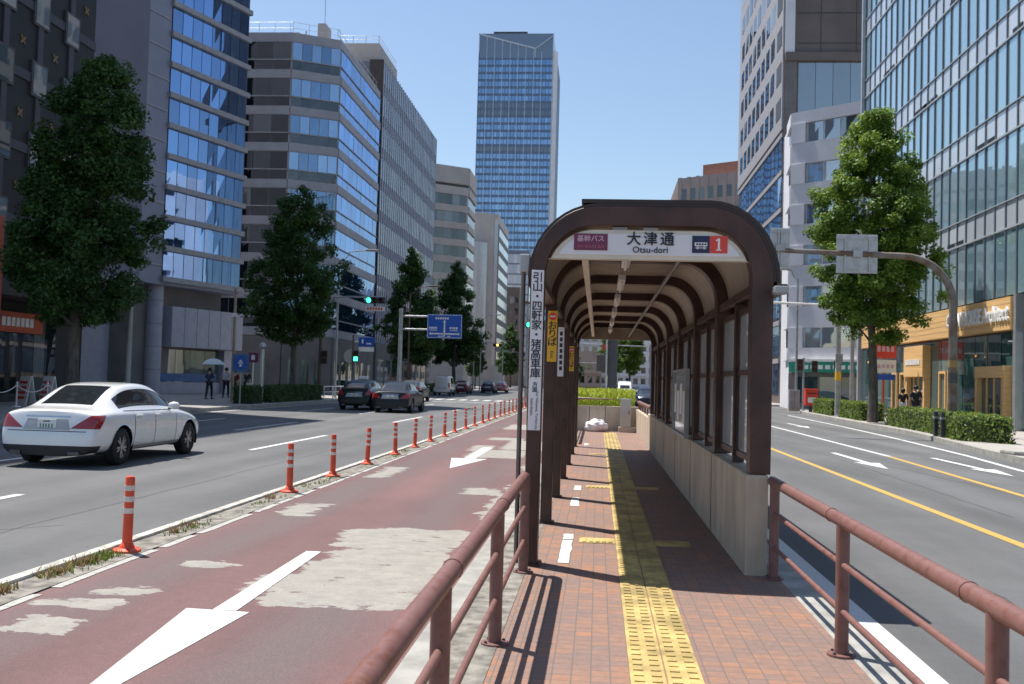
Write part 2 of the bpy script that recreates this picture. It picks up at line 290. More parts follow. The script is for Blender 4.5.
# ------------------------------------------------------------------ mesh helpers
class B:
    def __init__(s): s.v = []; s.f = []; s.m = []; s.r = []
    def add(s, vs, fs, m=0, r=None):
        o = len(s.v); s.v += [tuple(p) for p in vs]; s.f += [tuple(i+o for i in f) for f in fs]
        s.m += [m]*len(fs); s.r += [random.random() if r is None else r]*len(fs)
    def box(s, x0, x1, y0, y1, z0, z1, m=0, r=None):
        s.add([(x0,y0,z0),(x1,y0,z0),(x1,y1,z0),(x0,y1,z0),(x0,y0,z1),(x1,y0,z1),(x1,y1,z1),(x0,y1,z1)],
              [(3,2,1,0),(4,5,6,7),(0,1,5,4),(1,2,6,5),(2,3,7,6),(3,0,4,7)], m, r)
        return s
    def hexa(s, p, m=0, r=None):
        s.add(p, [(3,2,1,0),(4,5,6,7),(0,1,5,4),(1,2,6,5),(2,3,7,6),(3,0,4,7)], m, r); return s
    def tube(s, pts, rad, n=10, m=0, cap=True):
        pts = [Vector(p) for p in pts]; rs = rad if isinstance(rad, (list, tuple)) else [rad]*len(pts)
        rings = []; ref = None
        for i, p in enumerate(pts):
            d = ((pts[i+1]-p).normalized() if i < len(pts)-1 else Vector((0,0,0))) + ((p-pts[i-1]).normalized() if i else Vector((0,0,0)))
            d.normalize()
            if ref is None: ref = Vector((0,0,1)) if abs(d.z) < .9 else Vector((1,0,0))
            a = d.cross(ref).normalized(); b = d.cross(a).normalized(); ref = -b if False else ref
            rings.append([p + (a*math.cos(t)+b*math.sin(t))*rs[i] for t in [2*math.pi*k/n for k in range(n)]])
        vs = [q for g in rings for q in g]; fs = []
        for i in range(len(pts)-1):
            for k in range(n): fs.append((i*n+k, i*n+(k+1) % n, (i+1)*n+(k+1) % n, (i+1)*n+k))
        if cap: fs.append(tuple(range(n-1, -1, -1))); fs.append(tuple((len(pts)-1)*n+k for k in range(n)))
        s.add(vs, fs, m); return s
    def lathe(s, prof, c=(0,0,0), n=16, m=0, cap=True):
        vs = [(c[0]+r*math.cos(2*math.pi*k/n), c[1]+r*math.sin(2*math.pi*k/n), c[2]+z) for r, z in prof for k in range(n)]
        fs = [(i*n+k, i*n+(k+1) % n, (i+1)*n+(k+1) % n, (i+1)*n+k) for i in range(len(prof)-1) for k in range(n)]
        if cap: fs += [tuple(range(n-1, -1, -1)), tuple((len(prof)-1)*n+k for k in range(n))]
        s.add(vs, fs, m); return s
    def prism(s, poly, z0, z1, m=0):
        n = len(poly); a = sum(poly[i][0]*poly[(i+1) % n][1]-poly[(i+1) % n][0]*poly[i][1] for i in range(n))
        if a < 0: poly = poly[::-1]
        s.add([(x,y,z0) for x,y in poly]+[(x,y,z1) for x,y in poly],
              [tuple(range(n-1,-1,-1)), tuple(range(n,2*n))]+[(i,(i+1)%n,n+(i+1)%n,n+i) for i in range(n)], m); return s
    def xzprism(s, poly, y0, y1, m=0):
        n = len(poly)
        s.add([(x,y0,z) for x,z in poly]+[(x,y1,z) for x,z in poly],
              [tuple(range(n)), tuple(range(2*n-1,n-1,-1))]+[(i,n+i,n+(i+1)%n,(i+1)%n) for i in range(n)], m); return s
    def sheet(s, poly, z, m=0):
        n = len(poly); a = sum(poly[i][0]*poly[(i+1) % n][1]-poly[(i+1) % n][0]*poly[i][1] for i in range(n))
        if a < 0: poly = poly[::-1]
        s.add([(x,y,z) for x,y in poly], [tuple(range(n))], m); return s
    def build(s, name, mats, parent=None, smooth=None, bevel=0, world=False):
        me = bpy.data.meshes.new(name)
        vs = s.v
        if parent is not None and world:
            l = parent.location; vs = [(x-l.x, y-l.y, z-l.z) for x, y, z in vs]
        me.from_pydata(vs, [], s.f)
        if not isinstance(mats, (list, tuple)): mats = [mats]
        for k in mats: me.materials.append(k)
        me.polygons.foreach_set('material_index', s.m)
        at = me.attributes.new('rnd', 'FLOAT', 'FACE'); at.data.foreach_set('value', s.r)
        if smooth is not None:
            me.polygons.foreach_set('use_smooth', [True]*len(s.f)); me.set_sharp_from_angle(angle=RAD(smooth))
        me.update()
        o = bpy.data.objects.new(name, me); COL.objects.link(o)
        if parent is not None: o.parent = parent
        if bevel:
            bv = o.modifiers.new('bevel', 'BEVEL'); bv.width = bevel; bv.segments = 2; bv.limit_method = 'ANGLE'; bv.angle_limit = RAD(40)
        return o
def tag(o, label=None, cat=None, group=None, kind=None):
    if label: o['label'] = label
    if cat: o['category'] = cat
    if group: o['group'] = group
    if kind: o['kind'] = kind
    return o
def thing(name, label, cat, loc=(0,0,0), rz=0, group=None):
    o = bpy.data.objects.new(name, None); COL.objects.link(o); o.location = loc; o.rotation_euler = (0,0,rz); o.empty_display_size = .2
    return tag(o, label, cat, group)
def kids(o): return [c for c in bpy.data.objects if c.parent == o]
def dup(o, loc=None, rz=None, label=None, parent=None, sc=None):
    c = o.copy(); COL.objects.link(c)
    if parent is not None: c.parent = parent
    if loc is not None: c.location = loc
    if rz is not None: c.rotation_euler = (0,0,rz)
    if sc is not None: c.scale = sc
    if label: c['label'] = label
    for k in kids(o): dup(k, parent=c)
    return c
def bake(o):
    dg = bpy.context.evaluated_depsgraph_get()
    me = bpy.data.meshes.new_from_object(o.evaluated_get(dg)); o.modifiers.clear(); o.data = me; return o
def struct(name, bm, mats, **kw): return tag(bm.build(name, mats, **kw), kind='structure')
def text(name, body, size, mat, mw, parent=None, bold=0, ext=.002, align='CENTER', sx=1, spacing=1, fit=None):
    c = bpy.data.curves.new(name, 'FONT'); c.body = body; c.size = size; c.align_x = align; c.align_y = 'CENTER'
    c.extrude = ext; c.resolution_u = 3; c.space_character = spacing
    t = bpy.data.objects.new(name, c); COL.objects.link(t)
    dg = bpy.context.evaluated_depsgraph_get(); me = bpy.data.meshes.new_from_object(t.evaluated_get(dg))
    bpy.data.objects.remove(t)
    me.name = name; me.materials.clear(); me.materials.append(mat)
    if bold:
        bm = bmesh.new()
        for i, (dx, dy) in enumerate(((0,0),(bold,0),(-bold,0),(0,bold),(0,-bold))):
            m2 = me.copy(); m2.transform(Matrix.Translation((dx,dy,.00012*i))); bm.from_mesh(m2); bpy.data.meshes.remove(m2)
        bm.to_mesh(me); bm.free()
    if fit:
        xs = [v.co.x for v in me.vertices]; sx = fit/(max(xs)-min(xs))
    me.transform(Matrix.Diagonal((sx, 1, 1, 1))); me.transform(mw)
    if parent is not None: me.transform(Matrix.Translation(-parent.location))
    o = bpy.data.objects.new(name, me); COL.objects.link(o)
    if parent is not None: o.parent = parent
    return o
def facing(n, loc):
    """matrix that stands text up on a wall whose outward normal is n"""
    n = Vector(n).normalized(); up = Vector((0,0,1)); x = up.cross(n).normalized()
    m = Matrix((x, up, n)).transposed().to_4x4(); m.translation = loc; return m
def group_of(o, g): o['group'] = g; return o
# ------------------------------------------------------------------ ground, roads, pavements
struct('ground', B().sheet([(-2500,-800),(2500,-800),(2500,4000),(-2500,4000)], -.03), m_ground)
RK = [(9.2,-40),(9.3,16),(10.0,24),(10.4,28),(11.2,34),(11.9,40),(12.4,52),(13.2,66),(14.0,72)]
struct('road', B().sheet([(-16.3,-40)]+RK+[(60,73),(60,90),(14.5,90),(14.5,420),(-16.3,420),(-16.3,89),(-70,89),(-70,73),(-16.3,73)], 0), m_asph)
struct('bus_lane', B().sheet([(-4.0,-20),(-.98,-20),(-.98,56),(-1.6,63),(-4.1,63)], .004), m_red)
def kerbed(name, poly, mat, z=.15):
    struct(name, B().prism(poly, -.02, z), mat)
kerbed('left_pavement', [(-16.45,-40),(-16.45,71.5),(-18,73),(-70,73),(-70,-40)], m_pavel, .148)
kerbed('left_pavement_beyond_the_crossing', [(-16.45,91),(-16.45,420),(-70,420),(-70,89),(-18,89)], m_pavel, .148)
struct('left_kerb', B().box(-16.46,-16.3,-40,71.5,-.02,.152).box(-16.46,-16.3,91,420,-.02,.152), m_kerb, bevel=.015)
rk = [(x+.16,y) for x,y in RK]
kerbed('right_pavement', rk+[(60,72.1),(60,-40)], m_pave, .148)
kerbed('right_pavement_beyond_the_crossing', [(14.66,91),(60,91),(60,420),(14.66,420)], m_pave, .148)
kb = B()
for (a, b), (c, d) in zip(RK, RK[1:]):
    kb.hexa([(a,b,-.02),(a+.17,b,-.02),(c+.17,d,-.02),(c,d,-.02),(a,b,.153),(a+.17,b,.153),(c+.17,d,.153),(c,d,.153)])
struct('right_kerb', kb, m_kerb)
# markings
mk = B()
def line(x0, x1, y0, y1, z=.004): mk.sheet([(x0,y0),(x1,y0),(x1,y1),(x0,y1)], z)
for y in (-8.6, 6.4, 21, 36, 51): line(-7.47,-7.33,y,y+6)
for y in (13, 28, 43, 57): line(-10.42,-10.28,y,y+6); line(-13.4,-13.26,y+1,y+7)
line(-15.95,-15.8,-20,71)
for k in range(17): line(-15.6+k*.95-.02, -15.1+k*.95, 77, 80.5)
line(-15,-4.6,70.5,71.0)
struct('left_road_markings', mk, m_white)
mk = B(); line(1.88,2.02,-10,58)
mk.sheet([(9.0,16),(9.13,16),(9.25,22.6),(9.8,27.4),(10.45,36),(11.0,46),(11.6,62),(11.45,62),(10.85,46),(10.3,36),(9.65,27.4),(9.1,22.6)], .004)
mk.sheet([(7.28,26),(7.42,26),(7.6,62),(7.46,62)], .004)
for k in range(11): line(2.6+k*.95, 3.1+k*.95, 76, 80)
def arrow(cx, y0, sgn, L=5.0):
    mk.sheet([(cx-.08,y0+L),(cx+.08,y0+L),(cx+.08,y0+1.7),(cx-.08,y0+1.7)], .004)
    mk.sheet([(cx-.28,y0+1.72),(cx+.28,y0+1.72),(cx,y0)], .0045)
arrow(6.15,21.8,-1); arrow(8.4,21.0,-1); arrow(8.9,43,-1); arrow(6.4,44,-1)
struct('right_road_markings', mk, m_white)
mk = B(); mk.sheet([(4.58,4),(4.72,4),(4.86,58),(4.72,58)], .004); mk.sheet([(6.66,12),(6.8,12),(7.4,25.9),(7.26,25.9)], .004)
struct('yellow_lane_lines', mk, m_yellow)
# bus lane arrows, pointing towards the viewer
mk = B()
mk.sheet([(-2.67,9.2),(-2.53,9.2),(-2.45,6.79),(-2.62,6.79)], .0085); mk.sheet([(-2.81,6.8),(-2.35,6.77),(-2.5,4.25)], .0078)
mk.sheet([(-2.74,24.2),(-2.5,24.2),(-2.5,20.5),(-2.74,20.5)], .0085); mk.sheet([(-3.0,20.7),(-2.25,20.7),(-2.68,18.3)], .0078)
struct('bus_lane_arrows', mk, m_white)
random.seed(5)
PZ = [0]
def blob(pts, z=.0065, rough=.06, sub=7, jx=1.7):
    out = []
    n = len(pts)
    for i in range(n):
        a = Vector(pts[i]); b = Vector(pts[(i+1) % n]); d = b-a; nn = Vector((d.y,-d.x)).normalized()
        for k in range(sub):
            t = k/sub; p = a+d*t; j = random.uniform(-1,1)*rough*min(1, d.length)
            out.append((p.x+nn.x*j*.6+random.uniform(-1,1)*rough*jx*abs(nn.x), p.y+nn.y*j))
    return out
# separator strip between carriageway and bus lane
struct('separator_kerb', B().box(-4.48,-4.37,-10,62,-.02,.04), m_kerbw, bevel=.012)
struct('separator_strip', B().sheet([(-4.36,-10),(-4.05,-10),(-4.05,62),(-4.36,62)], .012), m_soil)
mk = B(); y = -5
while y < 62:
    l = random.uniform(.5,2.2); mk.sheet(blob([(-4.045,y),(-3.965,y),(-3.965,y+l),(-4.045,y+l)], rough=.012, sub=5, jx=.6), .0085); y += l+random.uniform(.03,.25)
struct('bus_lane_edge_line', mk, m_white2)
# tar-filled cracks and seams
mk = B()
def crack(pts, w_=.012):
    pp = [Vector(p) for p in pts]; out = []
    for a, b in zip(pp, pp[1:]):
        n = max(2, int((b-a).length/.5))
        for k in range(n): p = a.lerp(b, k/n); out.append((p.x+random.gauss(0,.02), p.y))
    for (a, b), (c, d) in zip(out, out[1:]): mk.sheet([(a-w_,b),(a+w_,b),(c+w_,d),(c-w_,d)], .0025)
crack([(-5.9,2),(-5.8,40)], .005); crack([(-8.9,30),(-8.7,62)]); crack([(3.3,4),(3.2,30),(3.5,60)]); crack([(8.0,12),(6.9,17.5),(6.2,25)]); crack([(5.6,14),(5.9,36)], .008); crack([(-6.6,9),(-5.2,10.5)], .008)
struct('road_cracks', mk, m_tar)
# platform
struct('platform', B().box(-.8,1.45,-12,31.9,-.02,.15), m_tile)
struct('platform_edge', B().box(-1.0,-.8,-12,31.9,-.02,.156).box(1.45,1.66,-12,31.9,-.02,.156), m_kerb, bevel=.012)
struct('platform_margin', B().sheet([(-.8,-12),(-.53,-12),(-.53,31.9),(-.8,31.9)], .154), m_soil)
tb = B()
def tact(x0, x1, y0, y1, along=True):
    tb.box(x0,x1,y0,y1,.151,.156)
y = -3.0
tb.box(.2,.381,-3,30.5,.150,.157); tb.box(.389,.57,-3,30.5,.150,.157)
while y < 30.4:
    for cx in (.245, .335, .435, .525):
        r = .0255; tb.box(cx-r,cx+r,y+.018,y+.08,.157,.163)
    y += .1
for y0, xa, xb in ((9.45,-.14,.195),(9.45,.575,.9),(14.4,-.14,.195),(14.4,.575,.9),(21,-.14,.195)):
    tb.box(xa,xb,y0,y0+.3,.150,.156)
    for i in range(5):
        x = xa+.03+i*(xb-xa-.03)/5; tb.box(x,x+.035,y0+.03,y0+.27,.156,.162)
struct('tactile_paving', tb, m_tact)
mk = B()
for a, b in ((8.35,9.55),(9.6,9.95),(12.2,13.1),(14.0,14.6),(24,24.8)):
    mk.sheet(blob([(-.3,a),(-.2,a),(-.2,b),(-.3,b)], rough=.01, sub=5, jx=.6), .155)
struct('waiting_line', mk, m_white)

# weeds along the separator
random.seed(11)
wb = B(); db = B()
def blade(bb, x, y, h, rr=None):
    a = random.uniform(0,6.28); w_ = random.uniform(.004,.009); lx, ly = math.cos(a)*h*random.uniform(.2,.7), math.sin(a)*h*random.uniform(.2,.7)
    dx, dy = -math.sin(a)*w_, math.cos(a)*w_
    bb.add([(x-dx,y-dy,.01),(x+dx,y+dy,.01),(x+dx*.7+lx*.4,y+dy*.7+ly*.4,.01+h*.6),(x-dx*.7+lx*.4,y-dy*.7+ly*.4,.01+h*.6),(x+lx,y+ly,.01+h)], [(0,1,2,3),(3,2,4)])
for k in range(150):
    cy = 2+60*random.random()**1.9; dens = 1.0 if cy < 9.3 else (.5 if 11.8 < cy < 12.8 or random.random() < .15 else .07)
    cx = random.uniform(-4.33,-4.1)
    if cy < 8.9: cx = random.uniform(-4.35,-4.18)
    for j in range(int(70*dens)):
        blade(wb if random.random() < .93 else db, cx+random.gauss(0,.05), cy+random.gauss(0,.13), random.uniform(.015,.06)*(1.0 if cy < 10 else .8))
for cy in (6.9,7.0,7.6,7.75,8.05,8.2,9.9,10.3,12.9):
    for j in range(45): blade(db, -4.26+random.gauss(0,.04), cy+random.gauss(0,.06), random.uniform(.03,.09))
tag(wb.build('weeds', m_leafC), 'green grass tufts along the kerb between road and red bus lane', 'weeds', kind='stuff')
tag(db.build('dry_weeds', m_dry), 'brown dried weeds along the kerb between road and red bus lane', 'weeds', kind='stuff')

# ------------------------------------------------------------------ facade helper
class Fac:
    def __init__(s, p0, p1):
        s.p = Vector(p0); d = Vector(p1)-s.p; s.L = d.length; s.t = d/s.L; s.n = Vector((s.t.y,-s.t.x))
    def pt(s, a, z, d): q = s.p+s.t*a+s.n*d; return (q.x,q.y,z)
    def box(s, b, s0, s1, z0, z1, d0, d1, m=0, r=None):
        b.hexa([s.pt(s0,z0,d1),s.pt(s1,z0,d1),s.pt(s1,z0,d0),s.pt(s0,z0,d0),s.pt(s0,z1,d1),s.pt(s1,z1,d1),s.pt(s1,z1,d0),s.pt(s0,z1,d0)], m, r)
    def panes(s, b, s0, s1, z0, z1, n, d=.0, m=0, gap=.03, jit=.006, rf=None):
        w_ = (s1-s0)/n
        for i in range(n):
            a, c = s0+i*w_+gap/2, s0+(i+1)*w_-gap/2
            j = [random.uniform(-jit,jit) for _ in range(4)]
            b.add([s.pt(a,z0,d+j[0]),s.pt(c,z0,d+j[1]),s.pt(c,z1,d+j[2]),s.pt(a,z1,d+j[1]+j[3]-j[0] if False else d+j[3])], [(0,1,2),(0,2,3)] if False else [(0,1,2,3)], m, random.random() if rf is None else rf(i))
def building(name, label, foot, z1, mat, cat='building', z0=-.02, group=None):
    cx = sum(p[0] for p in foot)/len(foot); cy = sum(p[1] for p in foot)/len(foot)
    r = thing(name, label, cat, (cx,cy,0), group=group)
    B().prism(foot, z0, z1).build('wall', mat, r, world=True)
    return r
def add(b, name, mats, root, **k): return b.build(name, mats, root, world=True, **k)
# ------------------------------------------------------------------ buildings, left side
random.seed(21)
g_sky = glassmat('blue_reflecting_glass', [(0,(.012,.03,.08)),(.8,(.02,.05,.12)),(1,(.05,.09,.16))], 1.5, tint=(.36,.58,.98), refl=.66)
g_dark = glassmat('dark_office_glass', [(0,(.006,.008,.012)),(.7,(.015,.02,.026)),(.9,(.05,.06,.065)),(1,(.16,.17,.17))], 1.6, refl=.08)
g_teal = glassmat('teal_office_glass', [(0,(.02,.045,.06)),(.5,(.05,.09,.11)),(1,(.12,.18,.2))], 1.6, refl=.35)
g_cw = glassmat('curtain_wall_glass', [(0,(.15,.25,.31)),(.5,(.24,.36,.42)),(1,(.38,.48,.53))], 1.5, tint=(.8,.95,1), refl=.4)
g_spand = glassmat('frosted_spandrel_glass', [(0,(.38,.42,.48)),(1,(.55,.59,.64))], 1.6, .15, refl=.15)
g_tower = glassmat('tower_hazed_glass', [(0,(.07,.14,.25)),(.6,(.1,.19,.32)),(1,(.11,.2,.33))], 1.5, .08, (.45,.68,1), .5)  # pane colours paled to stand in for distance haze
g_shop = glassmat('shop_glass', [(0,(.02,.04,.04)),(.5,(.05,.1,.1)),(1,(.2,.27,.26))], 1.5, refl=.12)
m_hotel = M('dark_brown_panels', (.012,.009,.0105), .6, var=.15, scale=1); m_hstrip = M('grey_mauve_strips', (.055,.05,.064), .6, var=.08)
m_gold = M('gold_ornament', (.22,.14,.05), .5, .4)
m_lav = M('pale_grey_cladding', (.25,.26,.335), .5, var=.05, scale=.5); m_lav2 = M('light_grey_tile', (.38,.38,.44), .5, var=.06)
m_ledge = M('ledge_grey', (.33,.32,.335), .6, var=.08); m_mull = M('mullion_dark', (.03,.035,.04), .4, .3)
m_band = M('beige_band', (.35,.345,.37), .6, var=.07, scale=.7); m_louv = M('blue_grey_louvre', (.17,.185,.235), .5, .2, var=.1)
m_cream = M('cream_stone', (.46,.42,.39), .65, var=.06, scale=.4); m_conw = M('pale_concrete', (.66,.66,.7), .7, var=.06, scale=.5)
m_dbrown = M('grey_brown_panel', (.13,.105,.095), .55, var=.1, scale=.4); m_terra = M('terracotta', (.31,.15,.11), .7, var=.08)
m_wood = M('timber_cladding', (.7,.43,.18), .6, var=.1, scale=3, stretch=(1,.12,6)); m_mauve = M('beige_grey_facade', (.42,.335,.295), .7, var=.07, scale=.4)
m_wmet = M('white_mullion', (.38,.41,.45), .4, .2, var=.05); m_dwall = M('dark_shopfront', (.03,.028,.03), .6, var=.25)
m_greys = M('grey_stone_base', (.17,.155,.15), .7, var=.12, scale=.8); m_orwall = M('orange_red_panel', (.5,.085,.03), .5, var=.06, scale=.5)
m_silver = M('silver_panel', (.45,.46,.48), .3, .6, var=.06); m_shutter = M('shop_shutter', (.2,.2,.21), .5, .3)

def hotel():
    f = Fac((-25,24),(-25,46.5))
    r = building('hotel_building', 'dark brown high-rise with gold ornaments and square windows at the far left', [(-25,24),(-25,46.5),(-45,46.5),(-45,24)], 41, m_hotel)
    st = B(); k = 0
    for i in range(0, 11):
        z = 7.0+i*3.15
        f.box(st, 0, f.L, z+.75, z+1.15, 0, .06, 0)
    for j in range(9):
        s = f.L-2.2-j*2.55
        f.box(st, s-.2, s+.2, 6.5, 40.6, 0, .075, 0)
    add(st, 'cladding_strip', m_hstrip, r)
    for i in range(0, 11):
        for j in range(9):
            z = 7.0+i*3.15; s = f.L-2.2-j*2.55
            b = B(); f.box(b, s-.62, s+.62, z+.2, z+1.75, .0, .1, 0); fr = add(b, 'window', m_dkgrey, r)
            p = B(); f.panes(p, s-.52, s+.52, z+.3, z+1.65, 1, .115, jit=.004, rf=lambda q: random.random()); p.build('pane', g_hot, fr, world=False) if False else None
            bp = B(); bp.v = [(x-r.location.x, y-r.location.y, zz) for x,y,zz in p.v]; bp.f = p.f; bp.m = p.m; bp.r = p.r
            bp.build('pane', g_hot, fr)
            og = B()
            pl = [(s+1.27+rr*math.cos(a), z+2.4+rr*math.sin(a)) for a, rr in [(2*math.pi*q/16, (.06,.16,.28,.16)[q % 4]) for q in range(16)]]
            og.add([f.pt(a,c,.04) for a,c in pl]+[f.pt(a,c,0) for a,c in pl], [tuple(range(16))]+[(q,16+q,16+(q+1)%16,(q+1)%16) for q in range(16)])
            add(og, 'ornament', m_gold, r)
    c = B(); f.box(c, .5, f.L+.02, 4.4, 5.0, 0, 2.2); add(c, 'canopy', m_dwall, r, bevel=.03)
    d = B(); f.box(d, 2, f.L-1, .15, 4.0, -.02, .04); add(d, 'shopfront', m_dwall, r)
    g = B()
    for k in range(6): f.panes(g, 2.4+k*3, 5.1+k*3, .4, 3.7, 3, .05)
    add(g, 'shop_window', g_dark, r)
    # lit fascia sign under the canopy
    s = B(); f.box(s, f.L-8.3, f.L-4.2, 3.1, 3.95, .2, .45); sg = add(s, 'fascia_sign', m_orwall, r)
    t = B()
    for k in range(7): f.box(t, f.L-7.3+k*.34, f.L-7.3+k*.34+.25, 3.35, 3.72, .45, .48)
    add(t, 'fascia_lettering', m_wplastic, r)
g_hot = glassmat('hotel_window_glass', [(0,(.03,.045,.055)),(.6,(.1,.13,.15)),(1,(.24,.26,.27))], 1.5, refl=.1)
hotel()
t = thing('orange_wall_panel', 'tall orange-red hoarding at the left edge beside the dark high-rise', 'hoarding', (-22.2,34.2,.15))
B().box(-.9,.42,0,.5,0,7.0).build('panel', m_orwall, t, bevel=.03)
b = B(); b.box(-.9,.44,-.03,.53,3.3,3.42); b.build('joint', m_dkgrey, t)
B().box(-.2,.35,-.05,-.01,2.5,3.2).build('poster', m_yel, t)
B().box(-.16,.31,-.07,-.052,2.55,2.9).build('poster_figure', m_wplastic, t)

def white_left():
    H = 52
    A = (-32.3,60); Bp = (-28.7,60); C = (-28.25,62); D = (-25.7,69.3)
    r = building('office_building', 'white office tower with blue mirrored window bands and round corner column', [(-45,60),Bp,C,D,(-29,73),(-45,73)], H, m_lav, z0=7.2)
    bm = B(); bm.prism([(-45,61.2),(-29.8,61.2),(-29.2,63),(-27.3,70),(-30,72.6),(-45,72.6)], -.02, 7.2); add(bm, 'recessed_ground_floor', m_greys, r)
    f0 = Fac((-45,60),Bp); f1 = Fac(Bp,C); f2 = Fac(C,D)
    for k in range(22): st = B(); f1.box(st, -.02, f1.L+.02, 8.4+2.0*k, 8.47+2.0*k, 0, .08); add(st, 'ledge', m_lav2, r)
    st = B(); f0.box(st, 0, f0.L, 7.2, 7.5, 0, .1); add(st, 'ledge', m_lav2, r)
    up = B(); up.box(-62,-38.5,63,73,7,76); add(up, 'rear_shade_block', m_lav, r)  # unseen block, added to throw shade on the left pavement
    n = 22
    for k in range(n):
        z = 7.4+2.0*k
        g = B(); f2.panes(g, .12, f2.L-.08, z+.36, z+2.0, 8, .05, gap=.05, jit=.007); add(g, 'window', g_sky, r)
        l = B(); f2.box(l, .0, f2.L+.05, z, z+.34, .0, .28); add(l, 'window_ledge', m_ledge, r)
    bk = B(); f2.box(bk, .1, f2.L-.05, 7.75, 7.4+2*n, 0, .02); add(bk, 'mullions', m_mull, r)
    c = B(); c.lathe([(.53,.15),(.53,7.25)], (-28.95,62.9,0), 28); add(c, 'corner_column', m_lav2, r, smooth=40)
    q = B()
    for z in (1.7,3.2,4.7,6.2): q.lathe([(.537,z),(.537,z+.03)], (-28.95,62.9,0), 28)
    add(q, 'column_joint', m_greys, r)
    w1 = B(); w1.hexa([(-32.8,60.05,.15),(-31.1,60.05,.15),(-31.1,61.3,.15),(-32.8,61.3,.15),(-32.8,60.05,7.3),(-31.1,60.05,7.3),(-31.1,61.3,7.3),(-32.8,61.3,7.3)]); add(w1, 'pier', m_lav2, r)
    w2 = B(); w2.box(-40,-32.9,60.06,61.3,2.8,7.3); add(w2, 'side_panel', m_lav, r)
    f3 = Fac((-28.2,63.5),(-25.9,70.3))
    pb = B(); f3.box(pb, 0, f3.L, 3.25, 5.9, -3, .25); add(pb, 'first_floor_panel', m_lav2, r)
    pj = B()
    for k in range(1,6): f3.box(pj, f3.L*k/6-.02, f3.L*k/6+.02, 3.25, 5.9, .25, .257)
    add(pj, 'panel_joint', m_greys, r)
    sg = B(); f3.panes(sg, .3, f3.L-1.2, .9, 3.1, 4, -.9, rf=lambda i: .3+.5*random.random()); add(sg, 'shop_window', g_shop, r)
    sf = B(); f3.box(sf, .2, f3.L-1.0, .15, .9, -1.4, -.8); f3.box(sf, f3.L-1.0, f3.L, .15, 3.2, -1.4, -.5); add(sf, 'shopfront', m_lav2, r)
    bl = B(); f3.box(bl, .3, f3.L-1.4, .95, 1.5, -.88, -.8); add(bl, 'blue_counter_front', m_blue2, r)
    rs = B(); rs.box(-37.5,-33.5,59.9,60.04,.5,2.4); add(rs, 'red_shop_panel', m_orwall, r)
m_blue2 = M('shop_blue', (.05,.13,.3), .5)
white_left()

def blue_beige():
    foot = [(-46,89.5),(-29.05,89.6),(-25,91.8),(-25,108.8),(-46,108.8)]
    r = building('office_building', 'mid-rise block with alternating beige bands and blue glass at a chamfered corner', foot, 33.4, m_band)
    fs = [Fac(foot[0],foot[1]), Fac(foot[1],foot[2]), Fac(foot[2],foot[3])]
    ns = (10,5,9)
    for k in range(8):
        zt = 32.5-3.42*k
        for i, (f, n) in enumerate(zip(fs, ns)):
            mt = g_sky if i else g_dark
            g = B(); f.panes(g, .06, f.L-.06, zt-1.62, zt-.02, n, .04, gap=.06, jit=.012); add(g, 'window', mt if i != 1 else g_mid, r)
            g = B(); f.panes(g, .06, f.L-.06, zt-2.6, zt-1.72, n, .03, gap=.04, jit=.012, rf=lambda q: random.random()*.5); add(g, 'window', g_dark if i < 2 else g_sky, r)
        if k == 0:
            for i, (f, n) in enumerate(zip(fs, ns)):
                pass
    l = B()
    for f in fs:
        for k in range(8):
            zt = 32.5-3.42*k
            f.box(l, 0, f.L, zt-1.72, zt-1.62, 0, .12); f.box(l, 0, f.L, zt, zt+.06, 0, .1)
            f.box(l, 0, f.L, zt-3.36, zt-2.6, 0, .14)
    add(l, 'spandrel', m_band, r)
    gb = B()
    for f in fs: f.box(gb, 0, f.L, .1, 5.1, 0, .18)
    add(gb, 'stone_base', m_greys, r)
    for f, n in zip(fs, (8,3,6)):
        g = B()
        for k in range(n):
            s = .6+k*(f.L-1)/n; f.panes(g, s, s+(f.L-1)/n*.62, .4, 3.0, 2, .2)
        add(g, 'shop_window', g_shop, r)
    rl = B()
    for f in fs:
        for k in range(int(f.L/1.5)+1): 
            s = min(k*1.5+.1, f.L-.05); rl.tube([f.pt(s,33.4,-.4), f.pt(s,34.5,-.4)], .02, 5)
        for z in (33.95,34.5): rl.tube([f.pt(.1,z,-.4), f.pt(f.L-.1,z,-.4)], .02, 5)
    add(rl, 'roof_railing', m_wmet, r)
    ph = B(); ph.box(-28.3,-27.5,95,97,33.4,36.2); ph.box(-40,-29.5,93,100,33.4,34.6); add(ph, 'rooftop_house', m_cream, r)
    an = B(); an.tube([(-31,100,33.4),(-31,100,37.2)], .08, 6); an.tube([(-31.6,100,36.2),(-30.4,100,36.2)], .05, 5); an.tube([(-27.9,96,36),(-27.9,96,39.5)], .03, 5)
    add(an, 'antenna', m_wmet, r)
g_mid = glassmat('curtained_blue_glass', [(0,(.01,.02,.05)),(.45,(.03,.06,.11)),(.6,(.18,.24,.27)),(1,(.3,.36,.37))], 1.5, tint=(.45,.68,1), refl=.45)
blue_beige()

